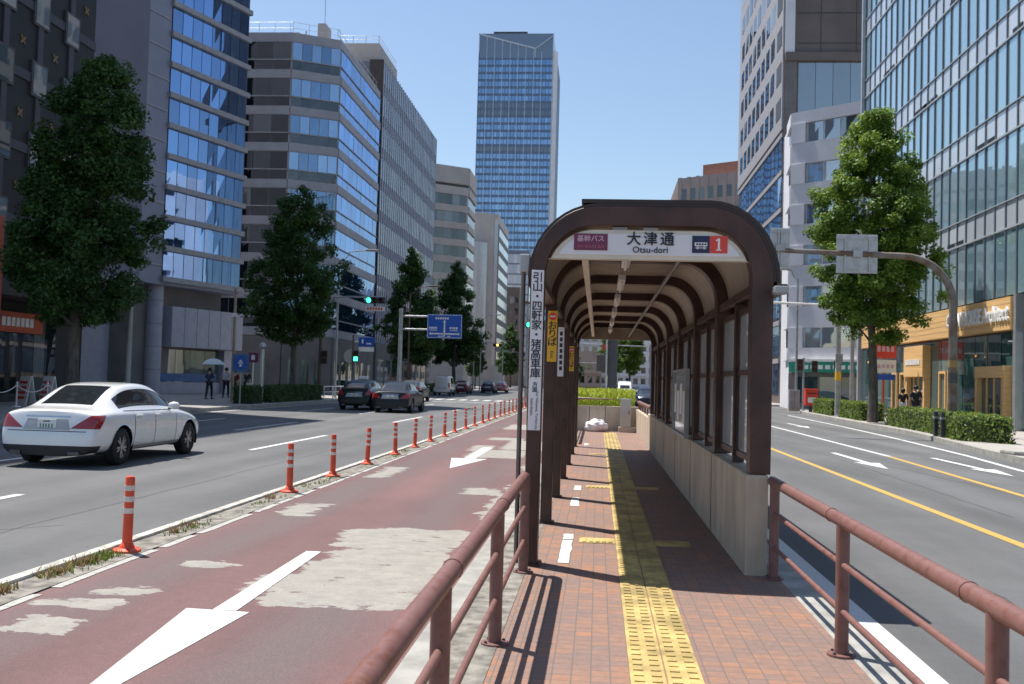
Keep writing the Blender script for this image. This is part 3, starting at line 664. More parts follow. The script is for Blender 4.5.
t = thing('rooftop_aerial_mast', 'red lattice aerial mast rising above the roofs behind the banded block', 'mast', (-46,118,0))
b = B()
for sx in (-1,1):
    for sy in (-1,1): b.tube([(sx*1.6,sy*1.6,20),(sx*.6,sy*.6,50)], .16, 5)
for k in range(12):
    z = 22+k*2.3; w_ = 1.6-(z-20)/30
    for a, c in (((-w_,-w_),(w_,-w_)),((w_,-w_),(w_,w_)),((w_,w_),(-w_,w_)),((-w_,w_),(-w_,-w_))):
        b.tube([(a[0],a[1],z),(c[0],c[1],z+2.3)], .09, 4); b.tube([(a[0],a[1],z),(c[0],c[1],z)], .09, 4)
b.build('lattice', m_redp, t)
B().lathe([(.9,50),(.9,51.5),(.2,52),(.2,55)], n=10).build('top_drum', m_redp, t)
B().box(-2.5,2.5,-2.5,2.5,0,20).build('machine_house', m_cream, t)

def louvred():
    r = building('office_building', 'tall grey-blue block with closely spaced vertical louvres beside the banded block', [(-25,110),(-25,147),(-48,147),(-48,110)], 37.3, m_louv)
    f = Fac((-25,110),(-25,147)); b = B(); n = 32
    for k in range(n+1):
        s = k*f.L/n; f.box(b, max(s-.17,0), min(s+.17,f.L), 5.5, 37.4, 0, .07)
    add(b, 'louvre', m_louv2, r)
    for k in range(9):
        g = B(); f.panes(g, .1, f.L-.1, 6+3.6*k, 8.3+3.6*k, 37, .03, gap=.05); add(g, 'window', g_dark, r)
    fs = Fac((-48,110),(-25,110)); e = B(); fs.box(e, fs.L-1.6, fs.L, 5, 37.5, 0, .06); add(e, 'dark_corner_strip', m_dbrown2, r)
    p = B(); p.box(-30.5,-25.8,111,121,37.3,39.7); add(p, 'rooftop_house', m_cream, r)
    rl = B()
    for x in (-30.4,-28.9,-27.4,-25.9): rl.tube([(x,111.1,39.7),(x,111.1,40.6)], .03, 5)
    for z in (40.15,40.6): rl.tube([(-30.4,111.1,z),(-25.9,111.1,z),(-25.9,120.9,z)], .03, 5)
    add(rl, 'roof_railing', m_wmet, r)
    gb = B(); f.box(gb, 0, f.L, .1, 5.4, 0, .2); add(gb, 'stone_base', m_greys, r)
    g = B(); 
    for k in range(9): f.panes(g, .8+k*4, 3.9+k*4, .4, 3.6, 2, .21)
    add(g, 'shop_window', g_shop, r)
m_louv2 = M('pale_louvre', (.36,.37,.46), .5, .1, var=.08)
m_dbrown2 = M('dark_brown_strip', (.06,.048,.042), .6)
louvred()

def cream_block():
    P0, P1, P2 = (-34.9,169.1), (-24,176.7), (-24,187)
    r = building('office_building', 'cream stone block with dark ribbon windows beyond the louvred block', [P0,P1,P2,(-40,187),(-44,176)], 39.3, m_cream)
    f = Fac(P0,P1); h = Fac(P1,P2)
    gr = B(); f.box(gr, 0, f.L+.0, 35.9, 36.3, .0, .02); h.box(gr, 0, h.L, 35.9, 36.3, 0, .02); add(gr, 'groove', m_dkgrey, r)
    for k in range(10):
        z = 32.6-3.05*k
        for q, n in ((f,9),(h,7)):
            g = B(); q.panes(g, .1 if q is h else 0, q.L-.25, z, z+1.8, n, .02, gap=.05); add(g, 'window', g_dark, r)
    b = B()
    for q in (f,h):
        for k in range(10): q.box(b, 0, q.L, 34.4-3.05*k, 35.55-3.05*k if k else 35.8, .0, .25)
        q.box(b, 0, q.L, 36.4, 39.4, 0, .2)
    add(b, 'spandrel', m_cream, r)
cream_block()

def silver_block():
    P0, P1, P2 = (-31.8,226), (-24,230), (-24,256)
    r = building('office_building', 'beige and silver block with white-framed side windows beyond the cream block', [P0,P1,P2,(-44,256),(-44,226)], 40.2, m_cream)
    f = Fac(P0,P1); h = Fac(P1,P2)
    b = B(); b.lathe([(2.6,6),(2.6,33)], (-28.6,227.6,0), 24); add(b, 'round_silver_bay', m_silver, r, smooth=40)
    s = B(); h.box(s, 0, h.L, 5, 38, 0, .15); add(s, 'dark_side_wall', m_dwall2, r)
    for k in range(10):
        g = B(); h.panes(g, 1.5, h.L-1.5, 6.5+3.2*k, 8.3+3.2*k, 8, .18); add(g, 'window', g_spand, r)
    e = B(); f.box(e, f.L-.9, f.L, 5, 39, 0, .12); add(e, 'corner_strip', m_silver, r)
m_dwall2 = M('dark_grey_wall', (.1,.1,.11), .6)
silver_block()

def slim_glass():
    P0, P1, P2 = (-29,300), (-21.5,300), (-21.5,330)
    r = building('office_building', 'slim pale glass block far down the left side in front of the skyscraper', [P0,P1,P2,(-29,330)], 41, m_louv)
    f = Fac(P0,P1); h = Fac(P1,P2)
    for q in (f,h):
        for k in range(12):
            g = B(); q.panes(g, .3, q.L-.3, 3+3.1*k, 5.7+3.1*k, 6, .05); add(g, 'window', g_spand if q is f else g_cw, r)
slim_glass()
r = building('office_building', 'dark brick block far down the left side behind the slim glass block', [(-27,270),(-21.8,270),(-21.8,290),(-27,290)], 27, m_dbrown)
for k in range(7):
    g = B(); Fac((-27,270),(-21.8,270)).panes(g, .4, 4.8, 4+3.1*k, 5.8+3.1*k, 4, .03); add(g, 'window', g_dark, r)

def tower():
    P0, P1 = (-67.2,520), (-27.7,520); P2 = (-27.2,556)
    H = 185
    r = building('skyscraper', 'tall blue glass skyscraper with a slanted crown closing the end of the avenue', [P0,P1,(-25.6,523),(-25.6,560),(-67.2,560)], 172, m_towerwall)
    f = Fac(P0,P1); q = Fac(P1,(-25.6,523))
    n = 44
    for k in range(n):
        z = 3.85*k+1.5
        dark = k in (36,37,31)
        g = B(); f.panes(g, .1, f.L-.1, z+1.25, z+3.75, 22, .12, gap=.25, jit=.03, rf=(lambda i: 0) if dark else (lambda i: random.random())); add(g, 'window', g_dtower if dark else g_tower, r)
    ml = B()
    for i in range(9):
        s = .2+i*4.15; f.box(ml, s-.16, s+.16, 60, 175, 0, .5)
    f.box(ml, 0, .3, 10, 185, 0, .5); f.box(ml, f.L-.3, f.L, 10, 185, 0, .5)
    add(ml, 'mullions', m_wmet2, r)
    e = B(); q.box(e, 0, q.L, 1, 176, 0, .3); add(e, 'pale_corner_strip', m_conw, r)
    # crown: glass screen, higher at the left, falling in a slanted line to the right
    c = B(); c.hexa([(P0[0],520.1,172),(P1[0],520.1,172),(P1[0],559,172),(P0[0],559,172),(P0[0],520.1,185),(P1[0],520.1,185),(P1[0],559,185),(P0[0],559,185)])
    add(c, 'crown_screen', g_dtower, r)
    l = B()
    l.hexa([f.pt(0,184.2,.5),f.pt(30,176.4,.5),f.pt(30,176.4,.0),f.pt(0,184.2,.0),f.pt(0,185,.5),f.pt(30,177.2,.5),f.pt(30,177.2,.0),f.pt(0,185,0)])
    l.hexa([f.pt(30,176.4,.5),f.pt(39.4,183.4,.5),f.pt(39.4,183.4,.0),f.pt(30,176.4,.0),f.pt(30,177,.5),f.pt(39.4,184,.5),f.pt(39.4,184,.0),f.pt(30,177,0)])
    for i in range(8):
        s = .2+i*4.15; f.box(l, s-.14, s+.14, 172, 184.4-s*.26, 0, .45)
    f.box(l, 29.8, 30.2, 172, 176.6, 0, .5)
    add(l, 'crown_mullions', m_wmet2, r)
    m_ = B(); m_.box(-60,-42,524,540,185,187.4); add(m_, 'machine_room', m_dkgrey, r)
m_towerwall = M('tower_hazed_frames', (.11,.17,.27), .5, .1, var=.05); m_wmet2 = M('tower_hazed_fins', (.45,.52,.62), .4, .1, var=.04)  # distance haze is put into these lightened frame and fin colours
g_dtower = glassmat('tower_louvre_glass', [(0,(.018,.035,.075)),(1,(.03,.055,.1))], 1.5, .1, refl=.25)
tower()

# ------------------------------------------------------------------ buildings, right side
def open_house():
    X = 17.4; Y0, Y1 = 28, 68; H = 30.57
    r = building('office_building', 'glass curtain-wall office building with a timber-clad shop band at street level', [(X,Y0),(X,Y1),(40,Y1),(40,Y0)], H, m_mull)
    f = Fac((X,Y1),(X,Y0))
    n = 34
    for k in range(6):
        z = 5.85+4.12*k
        g = B(); f.panes(g, .15, f.L-.1, z+.02, z+2.85, n, .06, gap=.1, jit=.004, rf=lambda i: .5+.25*random.gauss(0,.8)); add(g, 'window', g_cw, r)
        s = B(); f.panes(s, .15, f.L-.1, z+2.95, z+4.05, n, .07, gap=.1, jit=.003); add(s, 'spandrel', g_spand, r)
        for q in range(3 if k % 2 else 4):
            s0 = (4.5+q*11.8+(k % 3)*3.9) % (f.L-3); v = B(); f.box(v, s0, s0+1.0, z+3.0, z+3.16, .06, .1); f.box(v, s0+1.18, s0+2.18, z+3.0, z+3.16, .06, .1); add(v, 'air_vent', m_black, r)
    m_ = B()
    for i in range(n+1):
        s = .15+i*(f.L-.25)/n; f.box(m_, s-.04, s+.04, 5.85, H, 0, .125)
    add(m_, 'mullion_fin', m_dfin, r)
    h = B()
    for k in range(6):
        z = 5.85+4.12*k; f.box(h, 0, f.L, z+2.86, z+2.94, 0, .14); f.box(h, 0, f.L, z+4.06, z+4.11, 0, .14)
    f.box(h, -.1, .15, .1, H, 0, .32)
    add(h, 'transom', m_wmet, r)
    g = Fac((40,Y1),(X,Y1)); 
    # street level
    f.box(b := B(), 1.5, 25.0, 4.35, 5.72, 0, .45); add(b, 'timber_band', m_wood, r)
    j = B()
    for z in (4.62,4.89,5.16,5.43): f.box(j, 1.5, 25.0, z, z+.012, .45, .453)
    add(j, 'timber_joint', m_dbrown, r)
    fr = B(); f.box(fr, 25.02, 25.3, .12, 5.8, 0, .35); add(fr, 'end_pier', m_silver, r)
    sw = B(); f.panes(sw, .3, f.L-.2, .25, 4.25, 26, .05, gap=.07, rf=lambda i: .25+.6*random.random()); add(sw, 'shop_window', g_shop, r)
    def door(s0, w_, zt, lab):
        d = B(); f.box(d, s0, s0+.22, .15, zt, 0, .36); f.box(d, s0+w_-.22, s0+w_, .15, zt, 0, .36); f.box(d, s0-.01, s0+w_+.01, zt, zt+.5, 0, .38)
        o = add(d, 'timber_portal', m_wood, r, bevel=.01)
        p = B()
        for k in range(1,4): f.box(p, s0+.1+w_*k/4-.05, s0+.1+w_*k/4+.05, .15, zt, .12, .2)
        p.v = [(x-r.location.x,y-r.location.y,z) for x,y,z in p.v]; p.build('door_frame', m_wood, o)
        q = B(); f.panes(q, s0+.25, s0+w_-.25, .3, zt-.05, 4, .14, rf=lambda i: .2+.3*random.random())
        q.v = [(x-r.location.x,y-r.location.y,z) for x,y,z in q.v]; q.build('door_glass', g_shop, o)
    door(20.9, 3.3, 2.35, ''); door(10.6, 3.2, 2.45, '')
    t = B(); f.box(t, 10.57, 13.83, 2.452, 4.1, 0, .46); add(t, 'timber_sign_box', m_wood, r, bevel=.01)
    fl = B()
    for k in range(9): f.box(fl, 11.0+k*.27, 11.2+k*.27, 3.1, 3.38, .46, .49)
    add(fl, 'sign_lettering', m_wplastic, r)
    for k in range(6):
        s = 15+k*.95
    for s in (7.2,8.8,15.4,16.7): 
        q = B(); f.box(q, s, s+.12, .2, 2.6, .06, .16); f.box(q, s+.9, s+1.02, .2, 2.6, .06, .16); f.box(q, s, s+1.02, 2.6, 2.72, .06, .16); add(q, 'timber_display_frame', m_wood, r)
    m1 = facing((-1,0,0), (X-.5, 46.75, 5.05))
    text('lettering', 'OPEN HOUSE Architect', .95, m_wplastic, m1, r, bold=.02, ext=.045, fit=7.3)
m_dfin = M('dark_steel_fin', (.13,.16,.2), .4, .3, var=.08)
open_house()

def white_corner():
    C1, C2 = (15.7,86), (15.3,82.2)
    E = (24,75.0)
    r = building('office_building', 'pale concrete six-storey corner building with a green shop sign', [C1,C2,E,(34,75),(34,90),(16,90)], 23.9, m_conw)
    f = Fac(C2,E); h = Fac(C1,C2); h2 = Fac((16,90),C1)
    for k in range(6):
        z = 3.9+3.3*k
        g = B(); f.panes(g, 1.3, f.L, z+1.0, z+2.6, 7, .03, gap=.16, jit=.02); add(g, 'window', g_teal if k % 2 else g_shop2, r)
        g = B(); h.panes(g, .5, h.L-.15, z+1.0, z+2.6, 2, .03, gap=.1); add(g, 'window', g_dark, r)
    b = B()
    for q in (f,h):
        for k in range(7):
            z = 3.9+3.3*k; q.box(b, -.02 if q is h else 0, q.L, z-.7 if k else 3.9, min(z+1.0, 23.95), 0, .22)
        for k in range(6): 
            if q is f: q.box(b, 0, 1.25, 3.9+3.3*k+1.0, 3.9+3.3*k+2.6, 0, .3)
    add(b, 'spandrel', m_conw, r)
    s = B(); f.box(s, .3, f.L, 2.95, 3.75, .0, .62); sg = add(s, 'green_fascia', m_green, r)
    s = B(); f.box(s, .3, f.L, 3.78, 3.98, .0, .66); add(s, 'white_fascia_edge', m_wplastic, r)
    t = B()
    for k in range(8): f.box(t, 1.6+k*.62, 2.0+k*.62, 3.2, 3.52, .62, .65)
    add(t, 'fascia_lettering', m_wplastic, r)
    gb = B(); f.box(gb, 0, f.L, .1, 2.92, 0, .1); add(gb, 'shopfront', m_greys, r)
    g = B(); f.panes(g, .8, f.L-3, .5, 2.6, 4, .12); add(g, 'shop_window', g_shop, r)
    rp = B(); f.box(rp, f.L-2.6, f.L-1.8, .2, 2.9, .1, .3); add(rp, 'red_panel', m_redp, r)
m_green = M('green_fascia', (.02,.32,.2), .5, var=.05); g_shop2 = glassmat('pale_blind_glass', [(0,(.12,.16,.17)),(.5,(.25,.3,.3)),(1,(.4,.43,.42))], 1.7)
white_corner()

def tall_right():
    P1, P2 = (17.5,99), (17.5,130); H = 62
    r = building('office_tower', 'tall brown-grey panelled tower with a glazed street side behind the pale corner building', [P1,(31,99),(31,130),P2], H, m_dbrown)
    f = Fac(P2,P1); s = Fac(P1,(31,99))
    # street side: white grid above, slanting blue glazing below
    w_ = B(); f.box(w_, 0, f.L, 27, H, 0, .2); add(w_, 'white_street_wall', m_gconc, r)
    for k in range(9):
        z = 28.4+3.6*k
        for i in range(8):
            s0 = 1.5+i*(f.L-5.7)/8; g = B(); f.panes(g, s0+.5, s0+(f.L-5.7)/8-.5, z, z+2.1, 1, .22, jit=.02); add(g, 'window', g_dark if k < 6 else g_teal, r)
        b = B(); f.box(b, f.L-3.2, f.L-.6, z, z+1.9, .18, .24); add(b, 'balcony_recess', m_dkgrey, r)
    for k in range(7):
        z = 1+3.7*k
        g = B(); f.panes(g, .2, f.L-.2, z, z+3.0, 14, .05, gap=.1, jit=.02); add(g, 'window', g_cwb, r)
        l = B(); f.box(l, 0, f.L, z+3.05, z+3.5, 0, .16); add(l, 'white_ledge', m_gconc, r)
    # side facing the viewer
    pj = B()
    for k in range(9): s.box(pj, 1.2, s.L, 35.5+3.0*k, 35.58+3.0*k, 0, .03)
    for k in range(1,4): s.box(pj, 3.4*k, 3.4*k+.07, 34.3, H, 0, .031)
    add(pj, 'panel_joint', m_dkgrey, r)
    g = B(); s.panes(g, 1.3, s.L-.5, 2, 33.6, 7, .05, gap=.05, jit=.01, rf=lambda i: .4+.2*random.random()); add(g, 'window_wall', g_cwd, r)
    p = B(); s.box(p, 0, 1.15, .1, 34, 0, .15); add(p, 'corner_pier', m_greys, r)
    p = B(); s.box(p, 0, s.L, 33.7, 34.5, 0, .5); add(p, 'soffit_edge', m_dbrown, r)
    p = B(); s.box(p, 0, .9, 34.5, H, 0, .25); add(p, 'corner_strip', m_conw, r)
m_gconc = M('grey_concrete_grid', (.3,.29,.31), .7, var=.06)
g_cwb = glassmat('blue_grey_glass', [(0,(.02,.04,.08)),(1,(.07,.11,.18))], 1.5, tint=(.5,.65,.9), refl=.3)
g_cwd = glassmat('dim_curtain_wall', [(0,(.06,.085,.1)),(1,(.12,.15,.17))], 1.8)
tall_right()

def mauve_block():
    P0, P1, P2 = (12.9,190), (12.75,170), (26,161.2)
    r = building('office_building', 'beige-grey stone block with a terracotta penthouse farther down the right side', [P0,P1,P2,(40,170),(40,190)], 36.6, m_mauve)
    f = Fac(P1,P2); h = Fac(P0,P1)
    for k in range(9):
        z = 4+3.6*k
        for q, n in ((f,9),(h,9)):
            g = B()
            for i in range(n):
                s = .7+i*(q.L-1)/n; q.panes(g, s, s+.95, z, z+1.9, 1, .04)
            add(g, 'window', g_dark, r)
    b = B()
    for q in (f,h):
        n = 9
        for i in range(n+1):
            s = .7+i*(q.L-1)/n; q.box(b, max(s-.72,0), min(s-.06,q.L), .1, 36.7, 0, .09)
    add(b, 'pilaster', m_mauve, r)
    p = B(); p.prism([(17,172),(29,164),(38,174),(24,186)], 36.6, 39.4); add(p, 'terracotta_penthouse', m_terra, r)
mauve_block()

# far end of the avenue, seen through the shelter
random.seed(8)
def plain_block(name, label, x0, x1, y0, y1, h, mat, fl=3.1, n=6, gm=None):
    r = building(name, label, [(x0,y0),(x1,y0),(x1,y1),(x0,y1)], h, mat)
    f = Fac((x0,y0),(x1,y0)); s1 = Fac((x1,y0),(x1,y1)); s2 = Fac((x0,y1),(x0,y0))
    for k in range(int((h-2)/fl)):
        z = 1.6+fl*k
        for q, m_ in ((f,n),(s2,n)):
            g = B()
            for i in range(m_):
                w_ = q.L/m_; q.panes(g, q.L*i/m_+w_*.2, q.L*(i+1)/m_-w_*.2, z, z+1.6, 1, .04)
            add(g, 'window', gm or g_dark, r)
    b = B()
    for k in range(int((h-2)/fl)):
        f.box(b, 0, f.L, 1.6+fl*k-.9, 1.6+fl*k-.1, 0, .6)
    add(b, 'balcony', mat, r)
plain_block('apartment_building', 'pale beige apartment block straight ahead seen through the shelter, left one', -10, 2.5, 300, 318, 24, m_conw, n=5)
plain_block('apartment_building', 'white apartment block straight ahead seen through the shelter, right of the grey pole', 5.2, 18, 285, 300, 27, m_conw, n=6)
plain_block('shop_building', 'low grey shop block straight ahead seen through the shelter, nearer than the apartments', -6.5, 0.8, 235, 246, 9, m_mauve, n=4)
plain_block('office_building', 'brown-grey block far down the right side before the white apartments', 14.8, 30, 210, 235, 26, m_mauve, n=6)
plain_block('office_building', 'pale low block far down the left side under the skyscraper', -22, -14.5, 335, 360, 19, m_cream, n=4)
# ------------------------------------------------------------------ bus shelter
def arc(cx, cz, rx, rz, a0, a1, n=12):
    return [(cx+rx*math.cos(a0+(a1-a0)*i/n), cz+rz*math.sin(a0+(a1-a0)*i/n)) for i in range(n+1)]
PI = math.pi
def shelter():
    Y0, Y1 = 8.17, 23.5
    r = thing('bus_shelter', 'brown arched bus stop shelter with beige ceiling over the tiled platform', 'bus shelter', (0,Y0,.15))
    outer = [(-.575,.15)]+arc(-.02,2.5,.555,.6,PI,PI/2)+arc(.88,2.5,.51,.6,PI/2,0)+[(1.39,.955)]
    inner = [(-.46,.15)]+arc(-.05,2.52,.41,.42,PI,PI/2)+arc(.83,2.52,.39,.42,PI/2,0)+[(1.225,.955)]
    ys = [8.17, 10.6, 13.0, 15.55, 18.2, 20.85, 23.4]
    for i, y in enumerate(ys):
        b = B(); n = len(outer); d = .2
        vs = [(x,y,z) for x,z in outer]+[(x,y,z) for x,z in inner]+[(x,y+d,z) for x,z in outer]+[(x,y+d,z) for x,z in inner]
        fs = []
        for k in range(n-1):
            fs += [(k,n+k,n+k+1,k+1), (2*n+k,2*n+k+1,3*n+k+1,3*n+k), (k,k+1,2*n+k+1,2*n+k), (n+k,3*n+k,3*n+k+1,n+k+1)]
        fs += [(0,2*n,3*n,n), (n-1,2*n-1,4*n-1,3*n-1)]
        b.add(vs, fs); add(b, 'arch_frame', m_brown, r, smooth=35, bevel=.006)
        q = B()
        for z in (1.0,): q.lathe([(.012,0),(.012,.006)], n=8); q.v[-16:] = [(x-.518,y-.004-zz,z+yy) for x,yy,zz in q.v[-16:]]
        for z in (): q.lathe([(.012,0),(.012,.006)], n=8); q.v[-16:] = [(x+1.31,y-.004-zz,z+yy) for x,yy,zz in q.v[-16:]]
        add(q, 'bolt_heads', m_dkgrey, r)
        f = B(); f.box(-.6,-.435,y-.03,y+d+.03,.15,.165); add(f, 'foot_plate', m_brown, r)
    # roof vault: skin outside, beige lining inside
    def vault(ra, off, y0, y1, th, name, mat, a0=PI, a1=0):
        o_ = arc(-.02,2.5,.555+off,.6+off,a0,PI/2)+arc(.88,2.5,.51+off,.6+off,PI/2,a1)
        i_ = arc(-.02,2.5,.555+off-th,.6+off-th,a0,PI/2)+arc(.88,2.5,.51+off-th,.6+off-th,PI/2,a1)
        b = B(); n = len(o_)
        vs = [(x,y0,z) for x,z in o_]+[(x,y0,z) for x,z in i_]+[(x,y1,z) for x,z in o_]+[(x,y1,z) for x,z in i_]
        fs = []
        for k in range(n-1):
            fs += [(k,n+k,n+k+1,k+1), (2*n+k,2*n+k+1,3*n+k+1,3*n+k), (k,k+1,2*n+k+1,2*n+k), (n+k,3*n+k,3*n+k+1,n+k+1)]
        fs += [(0,2*n,3*n,n), (n-1,2*n-1,4*n-1,3*n-1)]
        b.add(vs, fs); return add(b, name, mat, r, smooth=35)
    for a, c in zip(ys, ys[1:]):
        vault(0, -.03, a+.205, c-.005, .02, 'ceiling_panel', m_beige)
    vault(0, .022, Y0+.01, Y1+.1, .02, 'roof_skin', m_brownr)
    # thicker roof sheet over the crown and the road side
    o_ = [(-.17,3.158),(.88,3.158)]+arc(.88,2.5,.568,.658,PI/2,-.05)
    i_ = [(-.17,3.125),(.88,3.125)]+arc(.88,2.5,.535,.625,PI/2,-.05)
    b = B(); n = len(o_); y0, y1 = 8.185, Y1+.3
    vs = [(x,y0,z) for x,z in o_]+[(x,y0,z) for x,z in i_]+[(x,y1,z) for x,z in o_]+[(x,y1,z) for x,z in i_]; fs = []
    for k in range(n-1):
        fs += [(k,n+k,n+k+1,k+1), (2*n+k,2*n+k+1,3*n+k+1,3*n+k), (k,k+1,2*n+k+1,2*n+k), (n+k,3*n+k,3*n+k+1,n+k+1)]
    fs += [(0,2*n,3*n,n), (n-1,2*n-1,4*n-1,3*n-1)]
    b.add(vs, fs); add(b, 'roof_sheet', m_brownr, r, smooth=35)
    b = B(); b.box(1.392,1.47,8.0,Y1+.2,2.40,2.47); add(b, 'gutter', m_brownr, r, bevel=.008)
    b = B(); b.box(1.36,1.47,7.96,8.1,2.39,2.45); add(b, 'gutter_end', m_steel, r, bevel=.01)
    b = B(); b.box(-.67,-.585,8.22,8.34,2.55,2.7); add(b, 'rainwater_box', m_steel, r, bevel=.01)
    b = B(); b.tube([(-.64,8.28,2.6),(-.64,8.28,.16)], .02, 10)
    for z in (.7,1.6,2.3): b.tube([(-.64,8.28,z),(-.58,8.28,z)], .012, 6)
    add(b, 'downpipe', m_steelb, r, smooth=40)
    b = B(); b.box(-.6,-.575,8.32,Y1,2.44,2.5); b.box(-.57,-.475,8.31,Y1-.1,2.46,2.52); add(b, 'eaves_beam', m_brown, r)
    # ceiling rails and lamps
    b = B(); b.box(-.17,-.11,8.32,Y1-.12,2.72,2.79); add(b, 'cable_duct', m_beigep, r, bevel=.006)
    b = B(); b.tube([(.68,8.33,2.74),(.68,Y1-.12,2.74)], .022, 8); add(b, 'hanging_rail', m_steelb, r, smooth=40)
    for a, c in zip(ys, ys[1:]):
        m = (a+c)/2
        b = B(); b.box(.2,.28,m-.62,m+.62,2.80,2.87); o = add(b, 'ceiling_lamp', m_wplastic, r, bevel=.008)
        q = B(); q.tube([(.24-r.location.x,m-.58-r.location.y,2.785-.15),(.24-r.location.x,m+.58-r.location.y,2.785-.15)], .016, 8); q.build('lamp_tube', m_tubelight, o, smooth=40)
        for yy in (m-.45,m+.45):
            h = B(); h.tube([(.24-r.location.x,yy-r.location.y,2.86-.15),(.24-r.location.x,yy-r.location.y,3.06-.15)], .012, 6); h.build('lamp_hanger', m_wplastic, o)
    # glazed road side, standing on the parapet
    b = B(); b.box(1.245,1.29,8.31,Y1-.1,2.42,2.5); add(b, 'top_rail', m_brown, r, bevel=.005)
    for a, c in zip(ys, ys[1:]):
        for k in (0,1):
            y0 = a+.21 if k == 0 else (a+c+.13)/2+.04; y1 = (a+c+.13)/2-.04 if k == 0 else c-.01
            fr = B(); fr.box(1.28,1.32,y0,y1,1.02,1.07); fr.box(1.28,1.32,y0,y1,2.3,2.35); fr.box(1.28,1.325,y0,y1,1.755,1.8)
            fr.box(1.28,1.32,y0,y0+.035,1.07,2.3); fr.box(1.28,1.32,y1-.035,y1,1.07,2.3)
            o = add(fr, 'window_frame', m_brown, r)
            g = B(); g.box(1.297-r.location.x,1.303-r.location.x,y0+.03-r.location.y,y1-.03-r.location.y,1.06-.15,1.76-.15); g.build('lower_pane', m_frost, o)
            g = B(); g.box(1.297-r.location.x,1.303-r.location.x,y0+.03-r.location.y,y1-.03-r.location.y,1.795-.15,2.31-.15); g.build('upper_pane', m_frost, o)
        ym = (a+c+.13)/2
        b = B(); b.box(1.255,1.36,ym-.035,ym+.035,.955,2.42); add(b, 'mid_post', m_brown, r, bevel=.005)
    # end board
    bd = [(-.45,2.66),(1.21,2.66)]+[(x,z) for x,z in arc(.83,2.52,.38,.41,.36,PI/2,8)]+[(x,z) for x,z in arc(-.05,2.52,.40,.41,PI/2,PI-.36,8)]
    b = B(); b.xzprism(bd, 23.3,23.37); add(b, 'end_board', m_beige, r)
    # name board
    bd = [(-.437,2.665),(1.205,2.665)]+arc(.83,2.52,.375,.385,.385,PI/2,9)+arc(-.05,2.52,.39,.385,PI/2,PI-.385,9)
    b = B(); b.xzprism(bd, 8.2,8.29); o = add(b, 'name_board', m_beigep, r, bevel=.006)
    bi = [(-.395,2.7),(1.163,2.7)]+arc(.83,2.52,.34,.355,.54,PI/2,9)+arc(-.05,2.52,.35,.355,PI/2,PI-.54,9)
    def on(bm, name, mat): bm.v = [(x-r.location.x,y-r.location.y,z-.15) for x,y,z in bm.v]; return bm.build(name, mat, o)
    on(B().xzprism(bi, 8.192,8.201), 'name_panel', m_wpanel)
    on(B().box(-.225,.05,8.186,8.1915,2.735,2.872), 'purple_plate', m_purple)
    on(B().box(.735,.875,8.186,8.1915,2.727,2.867), 'bus_plate', m_navy); on(B().box(.875,1.018,8.186,8.1915,2.727,2.867), 'number_plate', m_redp)
    def tx(name, body, size, mat, x, z, **k):
        t = text(name, body, size, mat, facing((0,-1,0), (x-r.location.x,8.1845-r.location.y,z-.15)), None, ext=.001, **k); t.parent = o
    tx('place_name', '大津通', .118, m_text, .398, 2.828, bold=.0022, spacing=1.28)
    tx('place_name_latin', 'Otsu-dori', .072, m_text, .398, 2.743, bold=.0008)
    tx('route_name', '基幹バス', .056, m_pinkw, -.088, 2.828, bold=.0008, spacing=1.02); tx('route_name_latin', 'KEY ROUTE BUS', .03, m_pink, -.088, 2.765)
    on(B().xzprism([(.926,2.748),(.97,2.748),(.97,2.756),(.957,2.756),(.957,2.848),(.945,2.848),(.924,2.833),(.924,2.822),(.94,2.832),(.94,2.756),(.926,2.756)],8.1835,8.1858), 'stop_number', m_wplastic)
    bus = B(); bus.box(.755,.855,8.1835,8.1858,2.782,2.812); bus.box(.76,.85,8.1835,8.1858,2.765,2.771)
    for k in range(4): bus.box(.766+k*.022,.782+k*.022,8.1825,8.1834,2.79,2.805,1)
    for cx in (.778,.832): bus.lathe([(.012,-.001),(.012,.001)], (0,0,0), 12); 
    vs = bus.v[-48:]; 
    bus.v[-48:-24] = [(.778+x,8.1845+z,2.768+y) for x,y,z in vs[:24]]; bus.v[-24:] = [(.832+x,8.1845+z,2.768+y) for x,y,z in vs[24:]]
    on(bus, 'bus_symbol', [m_wplastic, m_navy])
    for x in (.15,.4): on(B().box(x-.06,x+.06,8.23,8.28,2.9,2.935), 'board_bracket', m_steel)
    # tall destination plate on the front post
    b = B(); b.box(-.563,-.462,8.148,8.168,1.25,2.56); o = add(b, 'destination_plate', m_wpanel, r, bevel=.003)
    def vtext(s, size, x, z0, step, mat=m_text, rot=False, y=8.1465, bold=.0012, par=None):
        for i, ch in enumerate(s):
            if ch == ' ': continue
            t = text('destination_character', ch, size, mat, facing((0,-1,0), (x-r.location.x,y-r.location.y,z0-i*step-.15)), None, bold=bold, ext=.0008); t.parent = par or o
    vtext('引山・四軒家・猪高車庫', .088, -.512, 2.495, .0785, bold=.0013); vtext('方面', .045, -.512, 1.62, .043, bold=.0008)
    mt = facing((0,-1,0), (-.493-r.location.x,8.1465-r.location.y,1.41-.15)) @ Matrix.Rotation(-PI/2,4,'Z')
    t = text('destination_latin', 'For Hikiyama, Yonken-ya,', .03, m_text, mt, None, ext=.0008); t.parent = o
    mt = facing((0,-1,0), (-.535-r.location.x,8.1465-r.location.y,1.44-.15)) @ Matrix.Rotation(-PI/2,4,'Z')
    t = text('destination_latin', 'Itaka-Shako', .03, m_text, mt, None, ext=.0008); t.parent = o
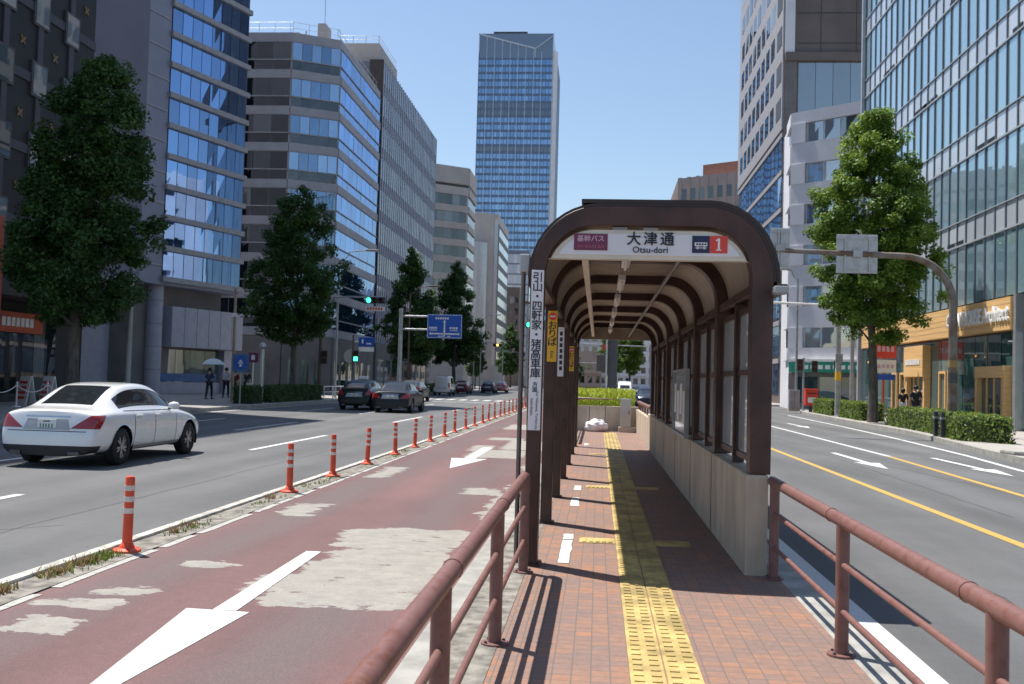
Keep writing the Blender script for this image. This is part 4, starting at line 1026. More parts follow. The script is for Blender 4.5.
    # yellow "getting off" plates and a second white plate on the posts behind
    for yy, z0, z1 in ((10.585,1.86,2.40),(18.185,1.85,2.3)):
        b = B(); b.box(-.545,-.445,yy-.02,yy,z0,z1); o = add(b, 'yellow_plate', m_yel, r, bevel=.003)
        q = B(); q.lathe([(.042,-.001),(.042,.001)], n=20); q.v = [(-.495+x-r.location.x, yy-.022+z-r.location.y, z1-.06+y-.15) for x,y,z in q.v]; q.build('no_entry_disc', m_redp, o)
        q = B(); q.box(-.525-r.location.x,-.465-r.location.x,yy-.0255-r.location.y,yy-.0235-r.location.y,z1-.067-.15,z1-.053-.15); q.build('no_entry_bar', m_wplastic, o)
        vtext('おりば', .1, -.495, z1-.16, .088, y=yy-.0215, bold=.0016, par=o)
        mt = facing((0,-1,0), (-.495-r.location.x,yy-.0215-r.location.y,z0+.075-.15)) @ Matrix.Rotation(-PI/2,4,'Z')
        t = text('exit_word', 'Exit', .05, m_text, mt, None, ext=.0008); t.parent = o
    b = B(); b.box(-.53,-.45,12.97,12.99,1.72,2.36); o = add(b, 'white_plate', m_wpanel, r, bevel=.003)
    q = B()
    for k in range(7): q.box(-.508-r.location.x,-.472-r.location.x,12.966-r.location.y,12.9695-r.location.y,2.25-k*.075-.15,2.3-k*.075-.15)
    q.build('plate_lettering', m_text, o)
m_steelb = M('weathered_steel_pipe', (.15,.13,.12), .45, .5, var=.2); m_pinkw = M('pale_pink_print', (.62,.42,.5), .5)
shelter()

def wall_with_joints(name, label, x0, x1, y0, y1, z1, along, cat='wall'):
    t = thing(name, label, cat, (x0,y0,.15))
    B().box(0,x1-x0,0,y1-y0,-.02,z1-.15).build('wall_body', m_conc, t, bevel=.012)
    return t
wall_with_joints('parapet_wall', 'long stained concrete parapet under the shelter windows', 1.2,1.375,8.17,24.1,.95,'y')
j = B()
for y in (10.6,13,15.55,18.2,20.85): j.box(-.003,.0,y-8.17,y-8.15,0,.8)
j.build('joint', m_dkgrey, bpy.data.objects['parapet_wall'])
t = wall_with_joints('low_wall', 'sunlit concrete wall running on past the far end of the shelter', 1.2,1.375,24.12,31.45,.86,'y')
b = B(); b.tube([(.08,0.1,.93),(.08,7.3,.93)], .055, 10)
for y in (.3,1.7,3.1,4.5,5.9,7.1): b.box(.055,.105,y-.03,y+.03,.7,.9)
b.build('top_rail', m_rail, t, smooth=40)
t = wall_with_joints('end_wall', 'concrete wall closing the far end of the tiled platform', -.75,1.375,31.47,31.65,.93,'x')
j = B()
for x in (.5,1.0,1.5): j.box(x-.01,x+.01,-.004,.0,0,.78)
j.build('joint', m_dkgrey, t)
b = B(); b.tube([(-.02,.05,.72),(0.0,.05,.92),(.1,.05,1.0),(1.6,.05,1.0)], .045, 10); b.build('top_rail', m_rail, t, smooth=40)

def railing(name, label, x, yf, y_end, posts, inner):
    t = thing(name, label, 'railing', (x,yf,.15))
    b = B(); pts = [(0,yf-yf,.62),(0,-.015,.70),(0,-.06,.745),(0,-.15,.755)] if inner else [(0,.05,.755),(0,-.1,.755)]
    for k in range(30): pts.append((0,-.2-(yf-y_end-.25)*k/29,.755))
    b.tube(pts, .039, 16); b.build('top_rail', m_rail, t, smooth=40)
    for z in (.25,.51):
        r_ = B()
        for a, c in zip(posts, posts[1:]):
            r_.tube([(.0,a-yf-.03,z),(0,c-yf+.03,z)], .0172, 10)
        r_.build('lower_rail', m_rail, t, smooth=40)
    for y in posts:
        q = B()
        for a in range(4): q.lathe([(.009,.012),(.009,.024)], (.062*math.cos(a*PI/2+.7),y-yf+.062*math.sin(a*PI/2+.7),.001), 6)
        q.build('anchor_bolts', m_dkgrey, t)
        p = B(); p.tube([(0,y-yf,-.01),(0,y-yf,.735)], .0385, 16); p.build('post', m_rail, t, smooth=40)
        p = B(); p.lathe([(.08,.0),(.08,.012),(.042,.014)], (0,y-yf,.001), 16); p.build('foot_plate', m_rail, t)
    for y in posts[1:]:
        s = B(); s.tube([(0,y-yf+.28,.755),(0,y-yf+.26,.755)], .0425, 16); s.build('sleeve', m_rail, t, smooth=40)
railing('railing', 'faded brown railing on the left edge of the platform with rusty patches', -.55, 7.93, .4, (7.88,5.72,3.65,1.55), True)
railing('railing', 'faded brown railing on the right edge of the platform joining the parapet', 1.405, 8.12, .4, (8.05,5.85,3.65,1.45), False)
railing('railing', 'short brown railing at the far left edge of the platform beyond the shelter', -.68, 31.4, 24.5, (31.3,29.4,27.5,25.0), True)

t = thing('rubbish_bag', 'crumpled white and pink plastic bag on the tiles by the end wall', 'bag', (-.02,31.0,.15))
bm = bmesh.new(); bmesh.ops.create_icosphere(bm, subdivisions=4, radius=1)
random.seed(3)
from mathutils import noise as mnoise
for v in bm.verts:
    n = mnoise.noise(v.co*2.3)*.22+mnoise.noise(v.co*6)*.07
    v.co *= 1+n; v.co.x *= .34; v.co.y *= .26; v.co.z = max(v.co.z, -.75)*.22+.16
me = bpy.data.meshes.new('bag_body'); bm.to_mesh(me); bm.free()
me.materials.append(M('white_pink_plastic', (.75,.72,.74), .35, col2=(.62,.3,.36,1), lo=.55, hi=.72, scale=2.2)); o = bpy.data.objects.new('bag_body', me); COL.objects.link(o); o.parent = t
for p in me.polygons: p.use_smooth = True
B().lathe([(.03,.40),(.05,.45),(.09,.52)], (.05,0,-.15), 9).build('tied_neck', m_wplastic, t, smooth=60)

t = thing('utility_cabinet', 'slim pale grey cabinet on a concrete block at the end wall', 'cabinet', (.86,31.15,.15))
B().box(-.2,.34,-.18,.22,0,.16).build('block', m_conc, t, bevel=.01)
B().box(-.15,.17,-.12,.16,.16,1.03).build('case', m_silver, t, bevel=.012)
B().box(-.13,.15,-.126,-.121,.22,.98).build('door', m_silver, t); B().box(.1,.125,-.14,-.126,.55,.68).build('handle', m_dkgrey, t)

t = thing('notice_board', 'silver-framed glossy notice board standing against the shelter windows', 'notice board', (1.16,13.2,.95))
b = B(); b.box(-.03,.03,0,.04,0,.92); b.box(-.03,.03,2.1,2.14,0,.92); b.box(-.03,.03,.04,2.1,.88,.92); b.box(-.03,.03,.04,2.1,0,.04); b.build('frame', m_steel, t)
g = B(); g.box(-.008,.008,.04,2.1,.04,.88); g.build('glossy_panel', clear('poster_pane', (.5,.5,.48), .55, .06), t)
b = B()
for k in range(4): b.box(-.012,-.009,.2+k*.48,.55+k*.48,.2+.1*(k%2),.62+.1*(k%2))
b.build('posted_sheets', m_wpanel, t)

# ------------------------------------------------------------------ traffic delineators
def bollard():
    t = thing('delineator_post', 'orange post', 'delineator post', (0,0,0), group='orange delineator posts beside the bus lane')
    B().lathe([(.045,.03),(.042,.66),(.034,.675),(.0,.678)], n=16).build('post', m_orange, t, smooth=40)
    B().lathe([(.125,0),(.12,.02),(.07,.035),(.052,.075),(.046,.08)], n=18).build('base', m_orange, t, smooth=40)
    for z in (.345,.45,.55):
        B().lathe([(.0452,z),(.0452,z+.048)], n=16).build('reflective_band', m_refl, t, smooth=40)
    return t
b0 = bollard()
by = [8.76, 13.67, 16.03, 18.45, 21.0]
while by[-1] < 59: by.append(by[-1]+2.36)
random.seed(2)
words = ['nearest', 'second', 'third', 'fourth', 'fifth', 'sixth', 'seventh', 'eighth', 'ninth', 'tenth', 'eleventh', 'twelfth', 'thirteenth', 'fourteenth', 'fifteenth', 'sixteenth', 'seventeenth', 'eighteenth', 'nineteenth', 'twentieth', 'twenty-first', 'twenty-second', 'twenty-third', 'twenty-fourth']
for i, y in enumerate(by):
    l = ('orange post with three white bands in the kerb weeds, nearest of the row' if i == 0 else
         'orange post with white bands, %s of the row beside the red bus lane' % (words[i] if i < len(words) else 'farthest'))
    o = b0 if i == 0 else dup(b0)
    o.location = (-4.2-.003*y+random.gauss(0,.012), y, .015); o.rotation_euler = (random.gauss(0,.02), random.gauss(0,.02)+(.03 if i == 0 else 0), random.uniform(0,6)); o['label'] = l
# ------------------------------------------------------------------ trees, hedges
def leaf_cloud(rng, cents, rad, per, size, out_from):
    """small folded leaves spread through clumps; returns verts, faces, rnd per face"""
    N = len(cents)*per
    c = np.repeat(cents, per, 0); rr = np.repeat(rad, per)
    d = rng.normal(size=(N,3)); d /= np.linalg.norm(d, axis=1)[:,None]
    p = c + d*(rr*rng.random(N)**.45)[:,None]*np.array([1,1,.8])
    nrm = d*.7 + rng.normal(size=(N,3))*.6 + np.array([0,0,.75]); nrm /= np.linalg.norm(nrm, axis=1)[:,None]
    a = np.cross(nrm, rng.normal(size=(N,3))); a /= np.linalg.norm(a, axis=1)[:,None]; b = np.cross(nrm, a)
    s = (size*rng.uniform(.65,1.3,N))[:,None]
    v = np.stack([p-a*s*.55, p+b*s*.38-nrm*s*.06, p+a*s*.6, p-b*s*.38-nrm*s*.06], 1).reshape(-1,3)
    f = np.arange(N*4).reshape(-1,4)
    r = np.clip(np.repeat(rng.random(len(cents))**1.4, per)*.65 + rng.random(N)*.4, 0, 1)
    return v, f, r
def np_mesh(name, v, f, r, mat):
    me = bpy.data.meshes.new(name); me.from_pydata(v.tolist(), [], f.tolist()); me.materials.append(mat)
    at = me.attributes.new('rnd', 'FLOAT', 'FACE'); at.data.foreach_set('value', r.astype(np.float32)); return me
def crown_pts(rng, H0, H1, R, prof, n, cr):
    out = []; lob = rng.uniform(0,6.28,6)
    while len(out) < n:
        t = rng.random(); z = H0+(H1-H0)*t
        a = rng.uniform(0,6.28)
        rad = np.interp(t, prof[0], prof[1])*R*(1+.13*math.sin(3*a+lob[0]+6*t)+.10*math.sin(5*a+lob[1]-9*t)+.07*math.sin(8*a+lob[2]+15*t))
        q = rng.random()**.42
        if rng.random() > max(rad,.15)/R: continue
        vx, vy = math.cos(a)*rad*q, math.sin(a)*rad*q
        if mnoise.noise((vx*.75+lob[3]*9, vy*.75+lob[4]*9, z*.6)) > .27 and q > .5: continue
        if rng.random() < .06: q *= 1.16
        out.append((math.cos(a)*rad*q, math.sin(a)*rad*q, z))
    c = np.array(out); return c, np.full(n, cr)*rng.uniform(.7,1.25,n)
PROF = ([0,.08,.25,.45,.65,.82,.94,1],[.3,.72,1,.97,.8,.55,.3,.06])
PROF2 = ([0,.06,.2,.42,.6,.8,.93,1],[.4,.85,1,.9,.66,.42,.25,.05])
PROFA = ([0,.13,.3,.46,.77,.9,1],[.35,.9,1,.8,.66,.4,.06])
PROFD = ([0,.08,.2,.4,.6,.81,.93,1],[.3,.7,.88,1,.92,.6,.32,.06])
PROF3 = ([0,.1,.3,.55,.8,1],[.5,.95,1,.72,.4,.04])
def tree_mesh(seed, H0, H, R, prof, n, cr, per, leaf, mat, trunk_r, lean=0):
    rng = np.random.default_rng(seed)
    c, rad = crown_pts(rng, H0, H, R, prof, n, cr)
    c[:,0] += lean*(c[:,2]-H0)/(H-H0)
    v, f, r = leaf_cloud(rng, c, rad, per, leaf, None)
    crown = np_mesh('crown', v, f, r, mat)
    b = B(); wob = rng.uniform(-.1,.1,(6,2)); pts = [(0,0,-.05),(wob[0,0]*.3,wob[0,1]*.3,H0*.5),(wob[1,0],wob[1,1],H0+.5),(wob[2,0]+lean*.4,wob[2,1],H*.5),(wob[3,0]+lean*.7,wob[3,1],H*.75),(wob[4,0]+lean*.9,wob[4,1],H*.94)]
    b.tube(pts, [trunk_r*1.35,trunk_r,trunk_r*.85,trunk_r*.55,trunk_r*.3,.02], 12)
    for k in range(16):
        i = rng.integers(len(c)); z0 = H0*.85+(c[i,2]-H0)*.55; z0 = min(z0, c[i,2]-.3)
        x0, y0 = np.interp(z0, [p[2] for p in pts], [p[0] for p in pts]), np.interp(z0, [p[2] for p in pts], [p[1] for p in pts])
        mid = (c[i,0]*.45, c[i,1]*.45, z0*.4+c[i,2]*.6-.2)
        b.tube([(x0,y0,z0), mid, tuple(c[i])], [trunk_r*.4,trunk_r*.24,.015], 7)
    return crown, b
def tree(name, label, loc, crown, trunk, rz=0, sc=1, group=None):
    t = thing(name, label, 'tree', loc, rz, group); t.scale = (sc,sc,sc)
    o = bpy.data.objects.new('crown', crown); COL.objects.link(o); o.parent = t
    trunk.build('trunk', m_trunk, t, smooth=60); return t
G1 = 'broadleaf street trees along the left pavement'
cA, tA = tree_mesh(4, 3.1, 12.6, 2.25, PROFA, 380, .46, 180, .12, m_leafB, .2, lean=.7)
tree('street_tree', 'large dark leafy street tree in front of the dark brown high-rise', (-18.0,33.0,.148), cA, tA)
cB, tB = tree_mesh(9, 3.2, 12.6, 2.5, PROF, 320, .48, 150, .14, m_leafB, .17, lean=.3)
T2 = tree('street_tree', 'dark leafy street tree with sunlit right edge in front of the banded block', (-17.6,56.5,.148), cB, tB, 1.1)
cC, tC = tree_mesh(14, 3.0, 13.8, 2.85, PROF3, 240, .6, 90, .24, m_leafB, .2)
T3 = tree('street_tree', 'dark conical street tree just left of the blue road sign', (-18,94,.148), cC, tC, .4)
T4 = dup(T3, (-18,124,.148), 2.1, 'tall dark conical street tree right behind the blue road sign', sc=(1.17,1.17,1.17))
T5 = dup(T3, (-18,205,.148), 3.9, 'small far street tree under the slim glass block', sc=(.95,.95,.95))
T6 = dup(T2, (-18.5,150,.148), 2.4, 'round dark street tree behind the far red-lit cars', sc=(.6,.6,.6))
cD, tD = tree_mesh(23, 4.0, 15.4, 2.72, PROFD, 460, .47, 190, .135, m_leafA, .2)
TR = tree('street_tree', 'bright green tall street tree on the right pavement before the timber band', (12.95,48.6,.148), cD, tD, .8, .98)
T8 = dup(TR, (13.5,88,.148), .5, 'leafy tree seen through the shelter end, nearer right one', sc=(.62,.62,.62)); 
T8.location = (4.7,150,0); T8.scale = (.78,.78,.78)
T9 = dup(TR, (2.1,160,0), 3.3, 'leafy tree seen through the shelter end, left of the nearer one', sc=(.72,.72,.72))
T10 = dup(T2, (-4.2,175,0), 4.4, 'low dark tree seen through the shelter end beside its left posts', sc=(.55,.55,.55))
T11 = dup(T2, (16.5,130,.15), 5, 'shaded tree on the right pavement beyond the pale corner building', sc=(.8,.8,.8))

def hedge(name, label, poly, z0, z1, mat, seed, dens=420, leaf=.06, loc=None, group='clipped hedges along the pavements', bumps=.09):
    rng = np.random.default_rng(seed)
    cx = sum(p[0] for p in poly)/len(poly); cy = sum(p[1] for p in poly)/len(poly)
    t = thing(name, label, 'hedge', (cx,cy,z0), group=group)
    ins = [(cx+(x-cx)*.93-cx, cy+(y-cy)*.97-cy) for x,y in poly]
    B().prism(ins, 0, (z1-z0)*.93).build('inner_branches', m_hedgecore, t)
    P = []; Nn = []
    n = len(poly); H = z1-z0
    for i in range(n):
        a = np.array(poly[i]); b = np.array(poly[(i+1)%n]); L = np.linalg.norm(b-a); k = int(L*H*dens)
        u = rng.random(k); z = rng.random(k)*H; nr = np.array([b[1]-a[1], a[0]-b[0]])/L
        if (a+b)[0]/2 != 0 and np.dot(nr, (a+b)/2-np.array([cx,cy])) < 0: nr = -nr
        o = rng.normal(size=k)*.035+bumps*np.sin(u*L*5+z*7)*.5
        P.append(np.column_stack([a[0]+(b-a)[0]*u+nr[0]*o-cx, a[1]+(b-a)[1]*u+nr[1]*o-cy, z])); Nn.append(np.tile([nr[0],nr[1],.25],(k,1)))
    xs = [p[0] for p in poly]; ys = [p[1] for p in poly]
    k = int((max(xs)-min(xs))*(max(ys)-min(ys))*dens*1.3); q = np.column_stack([rng.uniform(min(xs),max(xs),k), rng.uniform(min(ys),max(ys),k)])
    ok = np.ones(k,bool); sgn = None
    for i in range(n):
        a = np.array(poly[i]); b = np.array(poly[(i+1)%n]); cr = (b-a)[0]*(q[:,1]-a[1])-(b-a)[1]*(q[:,0]-a[0]); cc = (b-a)[0]*(cy-a[1])-(b-a)[1]*(cx-a[0]); ok &= (cr*cc > 0)
    q = q[ok]; k = len(q)
    P.append(np.column_stack([q[:,0]-cx, q[:,1]-cy, H+rng.normal(size=k)*.03+bumps*.5*np.sin(q[:,1]*4)*np.sin(q[:,0]*5)])); Nn.append(np.tile([0,0,1.],(k,1)))
    p = np.concatenate(P); nn = np.concatenate(Nn)+rng.normal(size=(len(p),3))*.55; N = len(p)
    nn /= np.linalg.norm(nn,axis=1)[:,None]; a = np.cross(nn, rng.normal(size=(N,3))); a /= np.linalg.norm(a,axis=1)[:,None]; b = np.cross(nn,a)
    s = (leaf*rng.uniform(.6,1.4,N))[:,None]
    v = np.stack([p-a*s*.6, p+b*s*.42, p+a*s*.6, p-b*s*.42],1).reshape(-1,3); f = np.arange(N*4).reshape(-1,4)
    o = bpy.data.objects.new('leaves', np_mesh('leaves', v, f, rng.random(N), mat)); COL.objects.link(o); o.parent = t
    return t
hedge('hedge', 'long clipped hedge in front of the timber-banded shop, nearest on the right', [(11.35,32.6),(12.45,31.3),(13.3,38.5),(13.6,45.5),(12.7,45.5),(12.2,38.5)], .148, .93, m_leafC, 1, 330, .075)
hedge('hedge', 'short bright hedge between the leafy tree and the grey lamp pole', [(12.85,50.5),(13.9,50.2),(14.3,56.3),(13.3,56.5)], .148, 1.0, m_leafC, 2, 260, .085)
hedge('hedge', 'short bright hedge between the grey lamp pole and the red mailbox', [(13.2,58.2),(14.2,58),(14.6,65),(13.7,65.2)], .148, 1.0, m_leafC, 3, 240, .09)
hedge('hedge', 'short dark clipped hedge beside the round blue sign on the left pavement', [(-17.7,47.4),(-16.8,47.4),(-16.8,49.2),(-17.7,49.2)], .148, .98, m_leafB, 4, 240, .08)
hedge('hedge', 'dark clipped hedge around the foot of the tree before the banded block', [(-17.7,50.4),(-16.8,50.4),(-16.8,60.2),(-17.7,60.2)], .148, 1.0, m_leafB, 5, 240, .08)
hedge('hedge', 'dark low hedge under the two conical trees beyond the crossing', [(-17.9,95),(-16.9,95),(-16.9,128),(-17.9,128)], .148, 1.0, m_leafB, 6, 110, .12)
# planter beyond the platform
t = thing('planter', 'concrete planter with bright yellow-green shrubs beyond the end wall', 'planter', (-.1,35,0))
b = B(); b.box(-.75,1.2,-2.6,3.2,0,.75); b.build('planter_box', m_conc, t, bevel=.02)
rng = np.random.default_rng(12); N = 9000
p = np.column_stack([rng.uniform(-.85,1.3,N), rng.uniform(-2.6,3.2,N), .75+rng.random(N)**.6*.62]); p[:,2] += .07*np.sin(p[:,0]*6+p[:,1]*3)
d = np.column_stack([rng.normal(size=N)*.45, rng.normal(size=N)*.45, np.ones(N)]); d /= np.linalg.norm(d,axis=1)[:,None]; a = np.cross(d, rng.normal(size=(N,3))); a /= np.linalg.norm(a,axis=1)[:,None]
s = rng.uniform(.08,.16,N)[:,None]; v = np.stack([p-d*s*.5, p+a*s*.22, p+d*s*.6, p-a*s*.22],1).reshape(-1,3)
o = bpy.data.objects.new('shrub_leaves', np_mesh('shrub_leaves', v, np.arange(N*4).reshape(-1,4), np.clip((p[:,2]-.75)*1.3+rng.normal(size=N)*.15,0,1), m_leafD)); COL.objects.link(o); o.parent = t
# ------------------------------------------------------------------ cars
def subsurf_mesh(v, f, mi, mats, lv=2):
    me = bpy.data.meshes.new('car'); me.from_pydata(v, [], f)
    for m in mats: me.materials.append(m)
    me.polygons.foreach_set('material_index', mi); me.update()
    bm = bmesh.new(); bm.from_mesh(me); bmesh.ops.recalc_face_normals(bm, faces=bm.faces); bm.to_mesh(me); bm.free()
    o = bpy.data.objects.new('car', me); COL.objects.link(o)
    s = o.modifiers.new('s','SUBSURF'); s.levels = lv; s.render_levels = lv
    bake(o); return o
def proj_grid(bvh, quad, d, nu, nv, off, solid=0):
    q = [Vector(p) for p in quad]; d = Vector(d).normalized(); vs = []
    for j in range(nv+1):
        for i in range(nu+1):
            u, w_ = i/nu, j/nv
            p = (q[0]*(1-u)+q[1]*u)*(1-w_)+(q[3]*(1-u)+q[2]*u)*w_
            h = bvh.ray_cast(p-d*3, d)
            vs.append((h[0] if h[0] is not None else p)-d*off)
    fs = [(j*(nu+1)+i, j*(nu+1)+i+1, (j+1)*(nu+1)+i+1, (j+1)*(nu+1)+i) for j in range(nv) for i in range(nu)]
    return vs, fs
def car(name, label, loc, paint_m, st, glass, wheels, R=.325, rz=0, tail=None, lamp_m=None, detail=True, group=None, hatch=False, sign=None):
    t = thing(name, label, 'car', loc, rz, group)
    v = []; f = []; mi = []
    for i, (y, zb, w_, zs, wb, zr, wr, yo) in enumerate(st):
        zm = zb+(zs-zb)*.55
        half = [(0,zb),(w_*.8,zb),(w_*.965,zb+.10),(w_,zm),(w_*.985,zs-.03),(wb,zs+.03),(wr,max(zr-.05,zs+.05)),(wr*.84,max(zr-.012,zs+.065)),(0,max(zr,zs+.075))]
        def yy(k, z): return y+yo*max(0,(z-.55))
        ring = [(x,yy(k,z),z) for k,(x,z) in enumerate(half)]+[(-x,yy(k,z),z) for k,(x,z) in list(enumerate(half))[7:0:-1]]
        v += ring
    n = 16; ns = len(st)
    g_rear, g_side, g_front = glass
    for i in range(ns-1):
        for k in range(n):
            f.append((i*n+k, i*n+(k+1)%n, (i+1)*n+(k+1)%n, (i+1)*n+k))
            kk = k if k < 8 else 15-k
            m = 0
            if kk == 7 and g_rear[0] <= i < g_rear[1]: m = 1
            if kk == 7 and g_front[0] <= i < g_front[1]: m = 2
            if kk == 5 and g_side[0] <= i < g_side[1]: m = 3
            if kk == 0: m = 4
            mi.append(m)
    for o_, last in ((0,False),((ns-1)*n,True)):
        def q(*a): f.append(tuple(o_+x for x in a)); mi.append(0)
        q(0,1,15); q(7,8,9)
        for k in range(1,7): q(k,k+1,15-k,16-k)
    src = subsurf_mesh(v, f, mi, [paint_m, m_carglass, m_carglass, m_carglass, m_black, m_tail, m_black], 3 if detail else 2)
    me = src.data
    bm = bmesh.new(); bm.from_mesh(me)
    tyf, tz0, tz1, tx0, tx1 = tail
    ymid = st[glass[1][0]][0]*.42+st[glass[1][1]][0]*.58
    cuts = [((0,0,tz0),(0,0,1)),((0,0,tz1),(0,0,1)),((0,ymid-.04,0),(0,1,0)),((0,ymid+.04,0),(0,1,0)),((0,tyf,tz1),(0,-(tz1-tz0),(tyf-.16)*.8)),((0,0,.385),(0,0,1))]
    for sx in (-1,1): cuts.append(((sx*tx0,0,tz0),(sx*(tz1-tz0),0,-(tx1-tx0))))
    for co, no in cuts:
        bmesh.ops.bisect_plane(bm, geom=bm.verts[:]+bm.edges[:]+bm.faces[:], dist=1e-5, plane_co=co, plane_no=no)
    bm.to_mesh(me); bm.free()
    V = [p.co.copy() for p in me.vertices]; F = [tuple(p.vertices) for p in me.polygons]; MI = [p.material_index for p in me.polygons]
    for i, p in enumerate(me.polygons):
        if MI[i] == 3 and abs(p.center.y-ymid) < .04: MI[i] = 7
        if MI[i] != 0: continue
        c = p.center; ax = abs(c.x)
        if tz0 < c.z < tz1 and ax > tx0+(tx1-tx0)*(c.z-tz0)/(tz1-tz0) and (c.y-tyf)*(tz1-tz0) < (c.z-tz1)*(tyf-.16)*.8: MI[i] = 5
        elif c.y < .28 and c.z < .385 and detail: MI[i] = 6
    bvh = BVHTree.FromPolygons(V, F); Nv = [p.normal.copy() for p in me.vertices]
    bpy.data.objects.remove(src)
    names = {0:'body', 1:'rear_window', 2:'windscreen', 3:'side_window', 4:'underbody', 5:'tail_lamp', 6:'rear_diffuser', 7:'door_pillar'}
    mats = {0:paint_m, 1:m_carglass, 2:m_carglass, 3:m_carglass, 4:m_black, 5:lamp_m or m_tail, 6:m_black, 7:m_black}
    body = None
    for k in range(8):
        sides = (0,) if k not in (3,5,7) else (1,-1)
        for sd in sides:
            fs = [q for q, m in zip(F,MI) if m == k and (sd == 0 or V[q[0]].x*sd > 0)]
            if not fs: continue
            ids = sorted({i for q in fs for i in q}); mp = {i:j for j,i in enumerate(ids)}
            b = B(); off = .0 if k in (0,4,6) else (.003 if k == 5 else -.006)
            b.add([V[i]+Nv[i]*off for i in ids], [tuple(mp[i] for i in q) for q in fs])
            o = b.build(names[k], mats[k], t, smooth=50)
            if k == 0: body = o
    # wheel openings
    for wy in wheels:
        for sx in (-1,1):
            W = abs(st[len(st)//2][2])
            cb = B(); nn = 24; r_ = R+.055
            cb.add([(sx*(W-.3),wy+r_*math.cos(2*PI*q/nn),R+.0+r_*math.sin(2*PI*q/nn)) for q in range(nn)]+[(sx*(W+.25),wy+r_*math.cos(2*PI*q/nn),R+.0+r_*math.sin(2*PI*q/nn)) for q in range(nn)],
                   [tuple(range(nn-1,-1,-1)) if sx > 0 else tuple(range(nn)), tuple(range(nn,2*nn)) if sx > 0 else tuple(range(2*nn-1,nn-1,-1))]+[((q,(q+1)%nn,nn+(q+1)%nn,nn+q) if sx > 0 else (q,nn+q,nn+(q+1)%nn,(q+1)%nn)) for q in range(nn)])
            cu = cb.build('cutter', m_black)
            cu.parent = t
            bo = body.modifiers.new('b','BOOLEAN'); bo.object = cu; bo.operation = 'DIFFERENCE'; bo.solver = 'FAST'
            # open shells do not cut cleanly: drop faces inside the cylinder instead
            body.modifiers.clear(); bpy.data.objects.remove(cu)
            bm = bmesh.new(); bm.from_mesh(body.data)
            # refine near the opening, then delete what falls inside it
            for rep in range(2):
                ed = [e for e in bm.edges if all(abs(math.hypot(q.co.y-wy,q.co.z-R)-r_) < .1 and q.co.x*sx > .35 for q in e.verts)]
                if ed: bmesh.ops.subdivide_edges(bm, edges=ed, cuts=1, use_grid_fill=True)
            for q in bm.verts:
                if q.co.x*sx > .35:
                    dy, dz = q.co.y-wy, q.co.z-R; h = math.hypot(dy,dz)
                    if abs(h-r_) < .045 and h > 0: q.co.y = wy+dy/h*r_; q.co.z = R+dz/h*r_
            dl = [fa for fa in bm.faces if fa.calc_center_median().x*sx > .35 and math.hypot(fa.calc_center_median().y-wy, fa.calc_center_median().z-R) < r_-.004]
            bmesh.ops.delete(bm, geom=dl, context='FACES'); bm.to_mesh(body.data); bm.free()
            wl = B(); k2 = 20
            ring0 = [(sx*(W-.32),wy+(r_+.03)*math.cos(PI*q/k2-.3*(1-2*q/k2)),R+(r_+.03)*math.sin(PI*q/k2-.3*(1-2*q/k2))) for q in range(k2+1)]
            ring1 = [(sx*(W-.035),p[1],p[2]) for p in ring0]
            wl.add(ring0+ring1, [(q,q+1,k2+2+q,k2+1+q) for q in range(k2)]+[tuple(range(k2+1))]); wl.build('wheel_arch', m_black, t)
            wh = B(); wd = .215; xo = W-.02
            prof = [(R*.62,0),(R*.86,.0),(R*.97,.022),(R,.06),(R,wd-.06),(R*.97,wd-.022),(R*.86,wd),(R*.62,wd)]
            wh.lathe(prof, n=32, cap=False)
            wh.v = [(sx*(xo-p[2]) , wy+p[0], R+p[1]) for p in wh.v]; w1 = wh.build('wheel', m_tyre, t, smooth=40)
            rm = B()
            rm.lathe([(R*.6,.02),(R*.64,.014),(R*.665,.02),(R*.665,.05),(R*.58,.09)], n=32, cap=False); rm.lathe([(R*.17,.012),(R*.17,.05)], n=14)
            for s_ in range(10):
                a = 2*PI*s_/10+(.12 if s_%2 else -.12); ca, sa = math.cos(a), math.sin(a); ww = .016
                rm.hexa([(ca*R*.15-sa*ww,sa*R*.15+ca*ww,.02),(ca*R*.15+sa*ww,sa*R*.15-ca*ww,.02),(ca*R*.63+sa*ww,sa*R*.63-ca*ww,.016),(ca*R*.63-sa*ww,sa*R*.63+ca*ww,.016),
                         (ca*R*.15-sa*ww,sa*R*.15+ca*ww,.05),(ca*R*.15+sa*ww,sa*R*.15-ca*ww,.05),(ca*R*.63+sa*ww,sa*R*.63-ca*ww,.045),(ca*R*.63-sa*ww,sa*R*.63+ca*ww,.045)])
            rm.v = [(sx*(xo-p[2]), wy+p[0], R+p[1]) for p in rm.v]; rm.build('rim', m_rim, w1, smooth=40)
            br = B(); br.lathe([(R*.6,.1),(R*.6,.12)], n=20); br.v = [(sx*(xo-p[2]), wy+p[0], R+p[1]) for p in br.v]; br.build('brake_disc', m_dkgrey, w1)
    def dec(nm, quad, d, nu, nv, off, mat, par=None):
        vs, fs = proj_grid(bvh, quad, d, nu, nv, off); b = B(); b.add(vs, fs); return b.build(nm, mat, par or t, smooth=60)
    L = st[-1][0]; W = max(s[2] for s in st)
